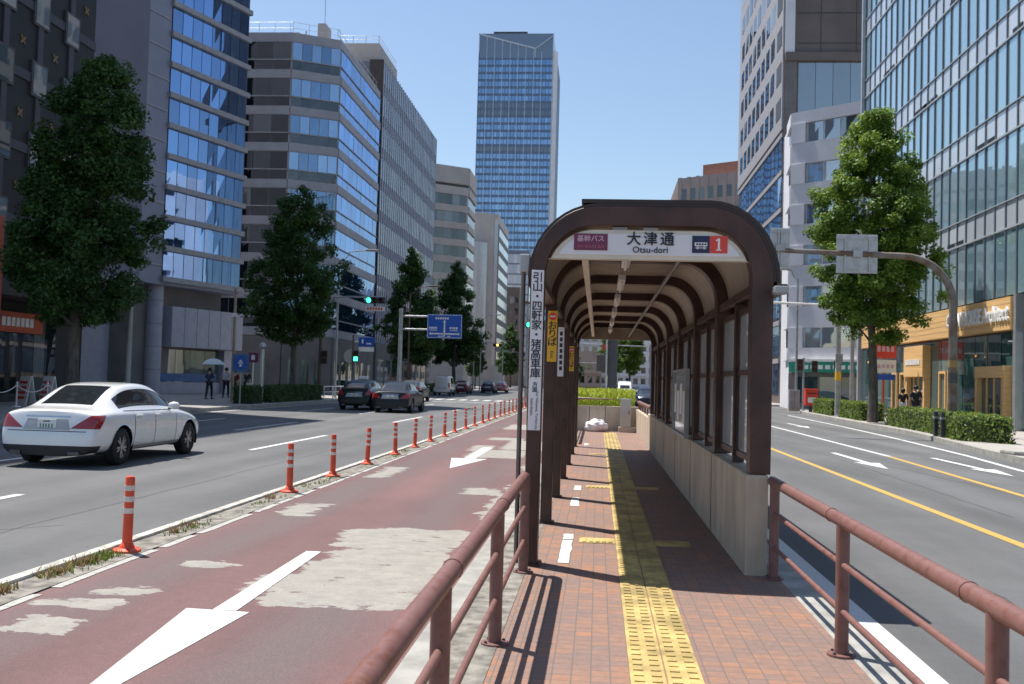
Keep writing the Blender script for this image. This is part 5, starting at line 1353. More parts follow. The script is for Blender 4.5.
    # lamps (projected on the rear corner)
    for sx in (-1,1):
        dec('headlamp', [(sx*.5,L,.62),(sx*.88,L-.35,.66),(sx*.86,L-.4,.74),(sx*.5,L,.7)], (-sx*.25,-1,0), 6, 3, .006, m_chrome)
        # door seams, handles, sill, mirror
        gs = st[g_side[0]][0]
        ym = st[g_side[0]][0]*.42+st[g_side[1]][0]*.58
        for yy_, z1 in ((ym,.93),(st[g_side[1]][0]+.02,.86),(ym-.82,.93)):
            dec('door_seam', [(sx*W,yy_,.33),(sx*W,yy_+.018,.33),(sx*W,yy_+.018,z1),(sx*W,yy_,z1)], (-sx,0,0), 1, 10, .002, m_dkgrey)
        dec('sill', [(sx*W,wheels[0]+.42,.27),(sx*W,wheels[1]-.42,.27),(sx*W,wheels[1]-.42,.32),(sx*W,wheels[0]+.42,.32)], (-sx,0,0), 10, 1, .004, m_dkgrey if not detail else m_greysill)
        dec('belt_trim', [(sx*W,st[g_side[0]][0]+.1,.955),(sx*W,st[g_side[1]][0]-.1,.94),(sx*W,st[g_side[1]][0]-.1,.952),(sx*W,st[g_side[0]][0]+.1,.967)], (-sx,0,0), 14, 1, .004, m_dkgrey)
        for yy_ in (ym-.62, st[g_side[1]][0]-.98 if False else ym+.12):
            h = bvh.ray_cast(Vector((sx*3,yy_,.86)), Vector((-sx,0,0)))
            if h[0]:
                b = B(); x = h[0].x; b.box(min(x,x+sx*.035),max(x,x+sx*.035),yy_-.11,yy_+.11,.845,.88); b.build('door_handle', paint_m, t, bevel=.012)
        my = st[g_side[1]][0]+.02
        h = bvh.ray_cast(Vector((sx*3,my-.22,.95)), Vector((-sx,0,0))); x = (h[0].x if h[0] else sx*.85)
        b = B(); b.lathe([(.02,-.1),(.085,-.07),(.105,0),(.09,.08),(.02,.12)], n=12); b.v = [(x+sx*(.1+p[2]), my-.2+p[1]*.8, 1.02+p[0]*.75) for p in b.v]; o = b.build('mirror', paint_m, t, smooth=60)
        b = B(); b.box(min(x,x+sx*.1),max(x,x+sx*.1),my-.23,my-.18,.95,.98); b.build('mirror_arm', m_black, o)
    dec('number_plate_recess', [(-.42,0,.65),(.42,0,.65),(.36,0,.83),(-.36,0,.83)], (0,1,0), 6, 3, .003, m_recess)
    h = bvh.ray_cast(Vector((0,-3,.76)), Vector((0,1,0))); ry = h[0].y
    b = B(); b.box(-.165,.165,ry-.022,ry-.006,.66,.825); o = b.build('number_plate', m_wplastic, t, bevel=.004)
    b = B(); 
    for x0, x1 in ((-.12,-.1),(-.07,-.045),(-.02,.005),(.03,.055),(.085,.11)): b.box(x0,x1,ry-.024,ry-.0222,.685,.75)
    b.box(-.06,.06,ry-.024,ry-.0222,.78,.805); b.build('plate_marks', m_greenp, o)
    if detail:
        dec('trunk_seam', [(-.7,0,.62),(.7,0,.62),(.7,0,.634),(-.7,0,.634)], (0,1,0), 16, 1, .002, m_dkgrey)
        dec('chrome_strip', [(-.4,0,.86),(.4,0,.86),(.4,0,.884),(-.4,0,.884)], (0,1,0), 14, 1, .006, m_chrome)
    for sx in (-1,1):
        b = B(); b.box(min(sx*.42,sx*.62),max(sx*.42,sx*.62),-.012,.1,.225,.295); b.build('exhaust', m_exh, t, bevel=.015)
    if sign:
        b = B(); b.box(-.22,.22,1.75,1.95,sign,sign+.16); b.build('roof_light', m_wplastic, t, bevel=.03)
    return t
m_exh = M('exhaust_metal', (.12,.12,.125), .3, .8)
m_recess = M('grey_paint_recess', (.42,.42,.43), .3)
m_greysill = M('grey_sill', (.25,.25,.25), .5); m_greenp = M('plate_green', (.05,.2,.12), .5)
def carpaint(name, c, rough=.22): 
    return M(name, c, rough if c[0] > .3 else .35, 0, var=.02, coat=1 if c[0] > .3 else .1, spec=.5 if c[0] > .3 else .3)
p_white = carpaint('white_car_paint', (.8,.8,.8)); p_black = carpaint('black_car_paint', (.012,.012,.014)); p_navy = carpaint('dark_blue_car_paint', (.02,.025,.05))
p_silver = carpaint('grey_car_paint', (.05,.053,.058)); p_maroon = carpaint('maroon_car_paint', (.1,.015,.02)); p_van = carpaint('white_van_paint', (.7,.7,.7)); p_redc = carpaint('red_car_paint', (.4,.03,.02))
# y, z bottom, half width, shoulder height, glass-base half width, roof height, roof half width, lean of the end cap
SEDAN = [(0.0,.21,.76,.88,.7,.97,.62,.30),(.10,.20,.86,.90,.76,1.0,.68,.22),(.30,.23,.895,.92,.79,1.015,.70,.08),(.62,.21,.905,.935,.80,1.05,.66,0),(1.0,.20,.905,.94,.79,1.25,.61,0),
         (1.38,.20,.905,.945,.78,1.42,.59,0),(1.85,.20,.905,.945,.775,1.465,.585,0),(2.35,.20,.905,.94,.775,1.465,.59,0),(2.75,.20,.905,.935,.78,1.40,.6,0),(3.15,.20,.905,.925,.79,1.19,.63,0),
         (3.5,.20,.905,.90,.80,1.0,.68,0),(3.95,.21,.895,.84,.78,.93,.66,0),(4.35,.23,.86,.75,.74,.85,.6,0),(4.6,.26,.78,.66,.66,.76,.5,-.1),(4.7,.32,.62,.58,.52,.68,.4,-.15)]
HATCH = [(0.0,.3,.74,.92,.7,1.03,.6,.25),(.08,.26,.83,.96,.75,1.10,.62,.2),(.25,.22,.865,.97,.76,1.2,.58,.1),(.6,.20,.875,.97,.76,1.34,.56,0),(1.0,.20,.875,.965,.76,1.43,.565,0),(1.5,.20,.875,.955,.76,1.485,.575,0),
         (2.0,.20,.875,.945,.76,1.50,.58,0),(2.5,.20,.875,.935,.76,1.46,.585,0),(2.95,.20,.875,.92,.765,1.32,.6,0),(3.4,.20,.875,.9,.77,1.12,.64,0),(3.75,.20,.87,.86,.77,.97,.66,0),(4.1,.21,.85,.8,.74,.9,.6,0),(4.35,.24,.79,.7,.68,.8,.52,-.1),(4.5,.3,.62,.58,.52,.68,.4,-.15)]
VAN = [(0.0,.32,.74,1.0,.72,1.78,.6,.05),(.08,.28,.82,1.02,.78,1.86,.64,.05),(.4,.24,.84,1.02,.79,1.9,.68,0),(1.0,.24,.845,1.02,.79,1.92,.69,0),(1.8,.24,.845,1.01,.79,1.92,.69,0),(2.6,.24,.845,1.0,.79,1.91,.69,0),(3.1,.24,.845,.99,.79,1.84,.68,0),(3.5,.24,.845,.97,.78,1.5,.68,0),(3.85,.24,.84,.93,.76,1.12,.66,0),(4.2,.26,.8,.8,.7,.9,.6,0),(4.4,.32,.66,.65,.56,.75,.45,0)]
TS = (.42,.675,.9,.42,.74)
TH = (.4,.74,1.02,.5,.68)
TV = (.17,.8,1.25,.62,.64)
gs = ((3,5),(4,9),(8,10))
WC = car('sedan_car', 'white sedan with dark rear window driving away, nearest car at the left', (-9.03,15.75,0), p_white, SEDAN, gs, (1.0,3.84), .33, rz=RAD(-.6), tail=TS)
WC.scale = (.97,.97,.97)
car('sedan_car', 'black sedan driving away, right of the black hatchback before the crossing', (-9.5,45.3,0), p_black, SEDAN, gs, (1.0,3.84), .33, tail=TS)
car('taxi_car', 'black hatchback taxi with white roof light before the crossing', (-11.75,47.6,0), p_black, HATCH, ((1,3),(3,9),(8,10)), (.85,3.55), .32, tail=TH, sign=1.5)
car('hatchback_car', 'grey car half hidden beyond the black sedan at the crossing', (-13.0,68,0), p_silver, HATCH, ((1,3),(3,9),(8,10)), (.85,3.55), .32, tail=TH, detail=False)
car('delivery_van', 'white van in the shade beneath the blue road sign', (-15.1,96,0), p_van, VAN, ((1,2),(3,7),(7,8)), (.8,3.4), .31, tail=TV, detail=False)
car('hatchback_car', 'maroon hatchback far ahead left of the dark blue car', (-15.2,110,0), p_maroon, HATCH, ((1,3),(3,9),(8,10)), (.85,3.55), .32, tail=TH, detail=False)
car('hatchback_car', 'dark blue car far ahead between the maroon and the red car', (-13.5,122,0), p_navy, HATCH, ((1,3),(3,9),(8,10)), (.85,3.55), .32, tail=TH, detail=False)
car('hatchback_car', 'small red car farthest ahead on the left roadway', (-12.9,131,0), p_redc, HATCH, ((1,3),(3,9),(8,10)), (.85,3.55), .32, tail=TH, detail=False)
car('hatchback_car', 'dark car seen through the shelter beside its right posts', (3.6,76,0), p_navy, HATCH, ((1,3),(3,9),(8,10)), (.85,3.55), .32, rz=PI, tail=TH, detail=False)
car('delivery_van', 'white van seen through the shelter above the planter shrubs', (2.7,105,0), p_van, VAN, ((1,2),(3,7),(7,8)), (.8,3.4), .31, rz=PI, tail=TV, detail=False)

# ------------------------------------------------------------------ people
def skinned(name, pts, edges, rad, mat, parent, root=0, lv=1):
    me = bpy.data.meshes.new(name); me.from_pydata(pts, edges, []); o = bpy.data.objects.new(name, me); COL.objects.link(o)
    sk = o.modifiers.new('skin','SKIN'); sk.use_smooth_shade = True
    for i, r_ in enumerate(rad): me.skin_vertices[0].data[i].radius = (r_, r_) if not isinstance(r_, tuple) else r_
    me.skin_vertices[0].data[root].use_root = True
    s = o.modifiers.new('s','SUBSURF'); s.levels = lv; s.render_levels = lv
    bake(o); o.data.materials.clear(); o.data.materials.append(mat)
    for p in o.data.polygons: p.use_smooth = True
    o.parent = parent; return o
m_skin = M('skin', (.5,.32,.24), .55, var=.05); m_hair = M('black_hair', (.012,.01,.01), .5)
def person(label, loc, rz, shirt, trousers, stride=.2, hold=False, skirt=False, k=1.0, w_=1.0, longhair=False, group=None):
    t = thing('person', label, 'person', loc, rz, group); t.scale = (k,k,k)
    P = {}
    P['pel'] = (0,0,.93); P['wai'] = (0,0,1.08); P['che'] = (0,.01,1.28); P['nek'] = (0,.0,1.46); P['nk2'] = (0,.02,1.52); P['hea'] = (0,.03,1.6); P['top'] = (0,.02,1.68)
    for s, sx in (('l',-1),('r',1)):
        sg = stride*sx
        P['hip'+s] = (sx*.09*w_,0,.9); P['kne'+s] = (sx*.095,sg*.55+.03,.49); P['ank'+s] = (sx*.09,sg*1.0-.04,.09); P['toe'+s] = (sx*.1,sg*1.0+.11,.035)
        P['sho'+s] = (sx*.17*w_,0,1.42); P['elb'+s] = (sx*.23*w_,-sg*.3-.02,1.15); P['wri'+s] = (sx*.24*w_,-sg*.5+.06,.92); P['pal'+s] = (sx*.24*w_,-sg*.52+.09,.85)
        if hold and sx == 1: P['elbr'] = (.22*w_,.06,1.14); P['wrir'] = (.15,.26,1.28); P['palr'] = (.13,.28,1.34)
    for s in 'lr':
        px, py, pz = P['pal'+s]; up = -1 if not (hold and s == 'r') else 1
        for q in range(4): P['f%d%s' % (q,s)] = (px, py-.03+.02*q, pz+up*(.075+.008*(1.5-abs(q-1.5)))); 
        P['th'+s] = (px*.86, py+.05, pz+up*.02)
    rad = dict(pel=.125*w_, wai=.11*w_, che=.13*w_, nek=.06, nk2=.05, hea=.095, top=.055)
    for s in 'lr':
        rad.update({'hip'+s:.088,'kne'+s:.056,'ank'+s:.04,'toe'+s:.036,'sho'+s:.058,'elb'+s:.04,'wri'+s:.028,'pal'+s:.032,'th'+s:.01})
        for q in range(4): rad['f%d%s' % (q,s)] = .0085
    E_ = [('pel','wai'),('wai','che'),('che','nek'),('nek','nk2'),('nk2','hea'),('hea','top')]
    for s in 'lr':
        E_ += [('pel','hip'+s),('hip'+s,'kne'+s),('kne'+s,'ank'+s),('ank'+s,'toe'+s),('che','sho'+s),('sho'+s,'elb'+s),('elb'+s,'wri'+s),('wri'+s,'pal'+s),('pal'+s,'th'+s)]+[('pal'+s,'f%d%s' % (q,s)) for q in range(4)]
    def grow(nm, keys, mat, extra):
        ks = [k_ for k_ in P if k_ in keys]; ix = {k_:i for i,k_ in enumerate(ks)}
        return skinned(nm, [P[k_] for k_ in ks], [(ix[a],ix[b]) for a,b in E_ if a in ix and b in ix], [rad[k_]+extra for k_ in ks], mat, t, ix.get('pel', ix.get('che',0)))
    body = grow('body', set(P), m_skin, 0)
    grow('shirt', {'pel','wai','che','shol','shor','elbl','elbr','nek'} if not hold else {'pel','wai','che','shol','shor','nek','elbl','elbr'}, shirt, .016)
    grow('trousers', {'pel','hipl','hipr','knel','kner','ankl','ankr'}, trousers, .02)
    b = B(); b.lathe([(.03,-.14 if longhair else -.03),(.098,-.05),(.118,.02),(.105,.09),(.06,.13),(.01,.14)], (0,.005,1.61), 14); b.build('hair', m_hair, t, smooth=70)
    for sx in (-1,1):
        b = B(); b.box(sx*.095-.045,sx*.095+.045,stride*sx-.1,stride*sx+.15,0,.07); b.build('shoe', m_black, t, bevel=.02)
    b = B(); b.lathe([(.005,0),(.018,.02),(.004,.05)], (0,.125,1.58), 8); b.build('nose', m_skin, body)
    return t
c_pale = M('pale_shirt', (.42,.42,.5), .8); c_dark = M('dark_cloth', (.018,.02,.03), .85); c_blue = M('navy_cloth', (.03,.045,.1), .85); c_red = M('dark_red_cloth', (.13,.02,.02), .85); c_white = M('white_cloth', (.6,.6,.62), .8)
person('person in dark blue clothes walking away under a pale umbrella', (-21.6,54.2,.148), 0, c_blue, c_dark, .2, hold=True)
person('person in pale shirt and dark trousers walking beside the umbrella carrier', (-22.2,58.3,.148), RAD(5), c_pale, c_dark, .22, w_=1.1, k=1.03)
person('person in dark red top walking left of the white-bag carrier behind the hedge', (-19.9,53.6,.148), RAD(170), c_red, c_dark, .12, k=.97)
person('person in dark clothes with a white bag at the hip behind the hedge', (-19.9,55.5,.148), RAD(160), c_dark, c_dark, .1)
t = thing('shoulder_bag', 'white bag hanging at the hip of a person behind the hedge', 'bag', (-19.72,55.3,.95)); B().box(-.16,.16,-.06,.06,-.12,.14).build('bag_body', c_white, t, bevel=.03); B().tube([(-.12,0,.14),(0,0,.5),(.12,0,.14)], .012, 6).build('strap', c_white, t)
person('person in black top and black trousers walking past the timber doorway', (15.75,51.3,.148), RAD(3), c_dark, c_dark, .18, w_=1.12, k=1.04)
person('person with long dark hair and white skirt walking past the timber doorway', (15.25,51.7,.148), RAD(-3), c_dark, c_white, .15, k=.95, longhair=True)
t = thing('umbrella', 'open pale blue-white umbrella held over a walking person', 'umbrella', (-21.5,54.45,1.3))
b = B(); nn = 8; rg = []
for i in range(6):
    a = i/5*1.1; rg.append((.62*math.sin(a)/math.sin(1.1), .78+.34*(math.cos(a)-math.cos(1.1))/(1-math.cos(1.1))-.0))
b.lathe([(max(x,.005),z) for x,z in reversed(rg)], n=16); b.f = [q for q in b.f if len(q) == 4]; b.m = [0]*len(b.f); b.r = [.5]*len(b.f)
b.build('canopy', M('umbrella_cloth', (.6,.68,.74), .7, var=.04), t, smooth=30); B().tube([(0,0,.0),(0,0,1.18)], .01, 6).build('shaft', m_steel, t)
ub = B()
for q in range(8): ub.tube([(0,0,1.1),(.61*math.cos(PI*q/4),.61*math.sin(PI*q/4),.79)], .006, 4)
ub.build('rib', m_steel, t)
# ------------------------------------------------------------------ poles, signals, signs
def pole(name, label, loc, h, r0, r1, cat='pole', mat=None, rz=0):
    t = thing(name, label, cat, loc, rz)
    B().lathe([(r0,0),(r1,h)], n=16).build('pole', mat or m_steel, t, smooth=40)
    B().lathe([(r0*1.7,0),(r0*1.7,.03),(r0*1.05,.05)], n=16).build('base_flange', mat or m_steel, t)
    return t
def signal_head(t, x, y, z, on, side=1, horizontal=True):
    """three lamps in a dark case with hoods; the lamp numbered 'on' is lit (-1: seen from behind)"""
    b = B(); b.box(x-.62,x+.62,y-.09,y+.09,z-.2,z+.2); c = b.build('signal_case', m_dkgrey, t, bevel=.05)
    for i in range(3):
        cx = x-.4+.4*i
        l = B(); l.lathe([(.15,0),(.13,.03),(.01,.045)], n=18); l.v = [(cx+p[0], y-.09-p[2], z+p[1]) for p in l.v]
        l.build('lamp', (m_lampg, m_lampa, m_off)[i] if i == on else m_off, c, smooth=50)
        hd = B(); k = 12; a = [(cx+.17*math.cos(PI*j/k), z+.17*math.sin(PI*j/k)) for j in range(k+1)]
        hd.add([(p[0],y-.09,p[1]) for p in a]+[(p[0],y-.32,p[1]+.0) for p in a], [(j,j+1,k+2+j,k+1+j) for j in range(k)]); hd.build('hood', m_dkgrey, c)
    return c
def ped_signal(t, x, y, z, lit):
    b = B(); b.box(x-.2,x+.2,y-.1,y+.1,z-.42,z+.42); c = b.build('pedestrian_signal', m_dkgrey, t, bevel=.03)
    B().box(x-.14,x+.14,y-.125,y-.102,z-.33,z-.05).build('walk_lamp', m_lampg if lit else m_off, c); B().box(x-.14,x+.14,y-.125,y-.102,z+.05,z+.33).build('stop_lamp', m_off, c)

# left junction signal
t = pole('traffic_signal', 'brown signal pole with long arm and green lamp before the banded block', (-17.0,60,.148), 6.6, .11, .08, 'traffic signal', m_polebrown := M('brown_pole_paint', (.1,.055,.04), .55))
B().tube([(0,0,6.2),(1.6,0,6.35),(4.0,0,6.35)], .05, 8).build('arm', m_steel, t, smooth=40)
signal_head(t, 3.35, -.1, 6.15, 0)
b = B(); b.box(2.75,3.95,-.13,-.09,5.5,5.78); o = b.build('street_name_plate', m_wplastic, t, bevel=.01)
b = B()
for k in range(6): b.box(2.85+k*.17,2.97+k*.17,-.135,-.131,5.56,5.72)
b.build('name_marks', m_redp, o)
ped_signal(t, .3, -.05, 2.6, False)
# second pole with pedestrian signal and blue plate
t = pole('pedestrian_signal_post', 'post with green pedestrian signal, round white backing and blue plate', (-17.2,69,.148), 4.4, .08, .06, 'traffic signal', m_dkgrey)
ped_signal(t, .25, -.08, 2.9, True)
b = B(); b.lathe([(.5,0),(.5,.03)], n=24); b.v = [(p[0]-.15, -.0+p[2], p[1]+2.9) for p in b.v]; b.build('round_backing', m_grey, t)
B().box(.4,1.5,-.06,-.03,3.6,4.25).build('blue_plate', m_blue, t, bevel=.01); B().box(.4,1.5,-.06,-.03,3.25,3.55).build('white_plate', m_wplastic, t, bevel=.01); B().tube([(0,0,3.9),(1.4,0,3.9)], .035, 6).build('bracket', m_grey, t)
b = B(); b.box(.62,.74,-.066,-.061,3.8,4.1); b.box(.95,1.3,-.066,-.061,3.75,3.85); b.build('plate_marks', m_wplastic, t)

# gantry with blue direction sign
t = pole('direction_sign', 'big blue direction sign on two arms from a thick grey post', (-16.6,82.7,.148), 7.3, .2, .16, 'road sign', m_steel)
for z in (5.55,6.65): B().tube([(0,0,z),(5.0,0,z)], .09, 10).build('arm', m_steel, t, smooth=40)
b = B(); b.box(2.25,5.2,-.16,-.11,4.85,6.85); o = b.build('sign_panel', m_blue, t, bevel=.02)
b = B(); b.box(2.29,5.16,-.165,-.161,4.89,4.92); b.box(2.29,5.16,-.165,-.161,6.78,6.81); b.box(2.29,2.32,-.165,-.161,4.92,6.78); b.box(5.13,5.16,-.165,-.161,4.92,6.78); b.build('border', m_wplastic, o)
b = B(); b.box(3.66,3.78,-.168,-.162,5.0,6.25); b.box(2.55,4.9,-.168,-.162,5.18,5.28); b.build('road_diagram', m_wplastic, o)
b = B()
b.add([(3.58,-.168,6.2),(3.86,-.168,6.2),(3.72,-.168,6.4)], [(0,1,2)]); b.add([(2.42,-.168,5.23),(2.58,-.168,5.1),(2.58,-.168,5.36)], [(0,1,2)]); b.add([(5.02,-.168,5.23),(4.86,-.168,5.36),(4.86,-.168,5.1)], [(0,1,2)]); b.build('arrow_head', m_wplastic, o)
b = B()
for x0, n_, z, w_ in ((2.95,6,6.52,.17),(2.42,4,5.72,.16),(4.15,4,5.72,.16),(2.5,7,5.52,.08),(4.2,7,5.52,.08),(3.2,9,5.02,.1)):
    for k in range(n_): 
        if not (3.55 < x0+k*w_ < 3.82 and z < 6.2): b.box(x0+k*w_*1.15,x0+k*w_*1.15+w_*.75,-.167,-.162,z-w_*.5,z+w_*.5)
b.build('place_name_marks', m_wplastic, o)

def street_lamp(label, loc, h, reach, rz, mat=m_steel, name='street_lamp'):
    t = pole(name, label, loc, h, .1, .06, 'street lamp', mat, rz)
    b = B(); pts = [(0,0,h-.05)]+[(reach*.35*math.sin(a)+(0), 0, h+.55*(1-math.cos(a))) for a in [PI/2*k/6 for k in range(1,7)]]+[(reach,0,h+.7)]
    b.tube(pts, .04, 8); b.build('arm', mat, t, smooth=40)
    b = B(); b.box(reach-.1,reach+.75,-.15,.15,h+.62,h+.76); o = b.build('lamp_head', mat, t, bevel=.05); B().box(reach+.05,reach+.65,-.11,.11,h+.6,h+.625).build('lamp_lens', m_wpanel, o)
    return t
street_lamp('street lamp rising out of the tree before the banded block', (-17.6,66,.148), 9.3, 1.9, 0)
street_lamp('brown street lamp in front of the louvred block', (-16.9,88,.148), 9.0, 1.8, 0, m_polebrown)
street_lamp('thin street lamp arching right of the shelter before the pale corner building', (14.0,72.5,.148), 9.3, -1.2, 0)
street_lamp('far street lamp at the foot of the silver block', (-16.6,140,.148), 10, 2, 0)

# signal at the next crossing, far left
for lab, x, y, hx, z, on, h in (('far signal with glowing amber lamp beside the round dark tree', -16.8,134,3.2,6.2,1,7.0), ('far amber signal farther down beside the downpipe', -16.8,175,5.2,6.2,1,7.0), ('green signal high on a thin pole just left of the shelter post', -4.6,64,.5,5.25,0,6.6)):
    t = pole('traffic_signal', lab, (x,y,.148 if x < -10 else 0), h, .1, .08, 'traffic signal', m_steel)
    B().tube([(0,0,z+.3),(hx,0,z+.3)], .05, 8).build('arm', m_steel, t); signal_head(t, hx, -.15, z, on)

# left pavement clutter
t = pole('cycle_path_sign', 'round blue sign on a grey post at the left kerb beside the hedge', (-16.9,46.2,.148), 2.4, .035, .035, 'road sign', m_grey)
B().box(-.4,.4,-.06,-.045,1.55,2.4).build('sign_backing', m_blue2, t, bevel=.02)
b = B(); b.lathe([(.32,0),(.32,.012)], n=26); b.v = [(p[0],-.062-p[2],p[1]+2.0) for p in b.v]; o = b.build('blue_disc', m_blue, t)
b = B(); b.box(-.05,.05,-.08,-.0745,1.8,2.11); b.box(-.12,.12,-.08,-.0745,1.95,2.01); b.build('disc_symbol', m_wplastic, o)
t = pole('parking_sign', 'small purple sign on a pale post behind the left hedge', (-19.2,54.4,.148), 2.6, .04, .04, 'road sign', m_wplastic)
B().box(-.3,.3,-.06,-.045,2.1,2.65).build('sign_panel', m_purple, t, bevel=.01)
B().box(-.1,.1,-.066,-.061,2.25,2.52).build('sign_symbol', m_wplastic, t)
t = pole('bollard_post', 'pale ball-topped post at the gap between the two left hedges', (-17.1,49.8,.148), 2.75, .09, .09, 'post', m_silver)
B().lathe([(.02,2.7),(.14,2.8),(.17,2.92),(.12,3.05),(.02,3.1)], n=14).build('top', m_silver, t, smooth=60)
t = pole('utility_pole', 'thin tan pole with a small lamp beside the office corner', (-18.9,50.5,.148), 5.9, .09, .07, 'pole', M('tan_pole', (.3,.23,.17), .6))
B().box(-.1,.1,-.15,-.05,4.4,4.6).build('lamp', m_wplastic, t)
t = pole('utility_pole', 'grey pole in front of the red shop panel behind the white car', (-17.3,35.6,.148), 6.5, .1, .08, 'pole', m_grey)
def chain(label, x0, y0, x1, y1, n):
    t = thing('rope_barrier', label, 'barrier', (x0,y0,.148))
    for k in range(n+1):
        x, y = (x1-x0)*k/n, (y1-y0)*k/n; B().lathe([(.03,0),(.03,.85),(.05,.88),(.02,.95)], (x,y,0), 10).build('post', m_wplastic, t, smooth=40); B().lathe([(.16,0),(.14,.03)], (x,y,0), 14).build('base', m_wplastic, t)
    for k in range(n):
        a, b_ = k/n, (k+1)/n; pts = [((x1-x0)*(a+(b_-a)*q/8), (y1-y0)*(a+(b_-a)*q/8), .82-.28*(1-(2*q/8-1)**2)) for q in range(9)]; B().tube(pts, .018, 6).build('chain', m_wplastic, t)
chain('white post and chain barrier in the shade before the dark high-rise', -21.8, 33.9, -21.3, 43.5, 5)
for lab, x, y in (('white folding menu board left of the others before the dark high-rise', -22.4, 37.6), ('tall white banner board beside the chain barrier in shade', -22.2, 38.9)):
    t = thing('menu_board', lab, 'sign board', (x,y,.148), RAD(-20))
    b = B(); b.hexa([(-.3,-.25,0),(.3,-.25,0),(.3,-.22,0),(-.3,-.22,0),(-.3,-.03,1.15),(.3,-.03,1.15),(.3,0,1.15),(-.3,0,1.15)]); b.build('front_board', m_wplastic, t)
    b = B(); b.hexa([(-.3,.22,0),(.3,.22,0),(.3,.25,0),(-.3,.25,0),(-.3,.01,1.15),(.3,.01,1.15),(.3,.04,1.15),(-.3,.04,1.15)]); b.build('back_board', m_wplastic, t)
    b = B()
    for k in range(4): b.hexa([(-.22,-.215+.04*k-.03,.25+.2*k),(.2,-.215+.04*k-.03,.25+.2*k),(.2,-.21+.04*k-.03,.25+.2*k),(-.22,-.21+.04*k-.03,.25+.2*k),(-.22,-.2+.04*k-.03,.35+.2*k),(.2,-.2+.04*k-.03,.35+.2*k),(.2,-.195+.04*k-.03,.35+.2*k),(-.22,-.195+.04*k-.03,.35+.2*k)])
    b.build('menu_marks', m_redp, t)
t = thing('fence', 'low pale pipe fence on the left pavement at the crossing corner', 'fence', (-17.0,61.2,.148))
b = B()
for k in range(5): b.tube([(0,k*2,0),(0,k*2,.8)], .03, 8)
b.build('post', m_wplastic, t)
B().tube([(0,0,.8),(0,8,.8)], .03, 8).build('top_rail', m_wplastic, t); B().tube([(0,0,.45),(0,8,.45)], .02, 8).build('lower_rail', m_wplastic, t)

# right side: sign arm over the roadway, seen from behind
t = thing('overhead_sign_arm', 'rusty grey post with a long curved arm carrying sign backs over the right roadway', 'road sign', (12.55,36.8,.148))
b = B(); b.tube([(0,0,0),(0,0,4.6)]+[(-1.75*(1-math.cos(a)),0,4.6+1.75*math.sin(a)) for a in [PI/2*k/10 for k in range(1,11)]]+[(-4,0,6.42),(-6.35,0,6.5)], [.17,.14]+[.135]*3+[.13]*3+[.12]*4+[.1,.085], 16); b.build('post_and_arm', m_rustpole := M('stained_pole', (.2,.185,.17), .5, .2, col2=(.13,.075,.045,1), scale=2.2, lo=.4, hi=.62), t, smooth=40)
B().lathe([(.28,0),(.28,.04)], n=16).build('base_flange', m_steel, t); B().lathe([(.16,2.4),(.16,2.65)], n=16).build('band', M('dull_ochre', (.3,.2,.07), .6), t); B().lathe([(.158,1.7),(.158,2.2)], n=16).build('sticker', m_dkgrey, t)
def sign_back(x0, x1, z0, z1):
    b = B(); b.box(x0,x1,-.02,.02,z0,z1); o = b.build('sign_plate', m_steel2, t, bevel=.015)
    b = B()
    for x in (x0+.3,x1-.3): b.box(x-.03,x+.03,-.07,-.021,z0+.06,z1-.06)
    for z in (z0+.15,z1-.15): b.box(x0+.05,x1-.05,-.045,-.0215,z-.025,z+.025)
    b.build('stiffener', m_steel2, o)
    b = B(); b.box((x0+x1)/2-.16,(x0+x1)/2+.16,-.15,-.071,(z0+z1)/2-.12,(z0+z1)/2+.12); b.build('clamp', m_steel, o)
m_steel2 = M('sign_back_grey', (.42,.43,.44), .5, .2, var=.12, scale=4)
sign_back(-4.1,-2.65,5.7,7.1); sign_back(-6.45,-5.75,5.85,7.3)

t = pole('lamp_pole', 'tall grey lamp pole with a white signal arm left of the bright leafy tree', (13.35,57.3,.148), 12, .16, .1, 'pole', m_steel)
B().tube([(0,0,6.2),(-3.6,0,6.3)], .07, 8).build('arm', m_wplastic, t, smooth=40); B().lathe([(.168,2.0),(.168,2.5)], n=14).build('sticker_band', m_yel, t); B().box(-.2,.2,-.25,-.16,3.0,3.5).build('control_box', m_grey, t, bevel=.02)
t = pole('utility_pole', 'second grey pole between the lamp pole and the leafy tree', (14.9,60.5,.148), 8, .13, .1, 'pole', m_steel)
t = pole('pedestrian_signal_post', 'grey post with two dark pedestrian signals right of the shelter', (13.9,69.5,.148), 3.6, .07, .07, 'traffic signal', m_grey)
ped_signal(t, -.25, 0, 3.1, False); ped_signal(t, .75, .1, 3.0, False); B().tube([(0,0,3.3),(.75,.1,3.3)], .03, 6).build('bracket', m_grey, t)
t = pole('pedestrian_signal_post', 'post with green-lit pedestrian signal beside the second grey pole', (14.7,62.5,.148), 3.2, .06, .06, 'traffic signal', m_grey); ped_signal(t, -.2, -.05, 2.85, True)
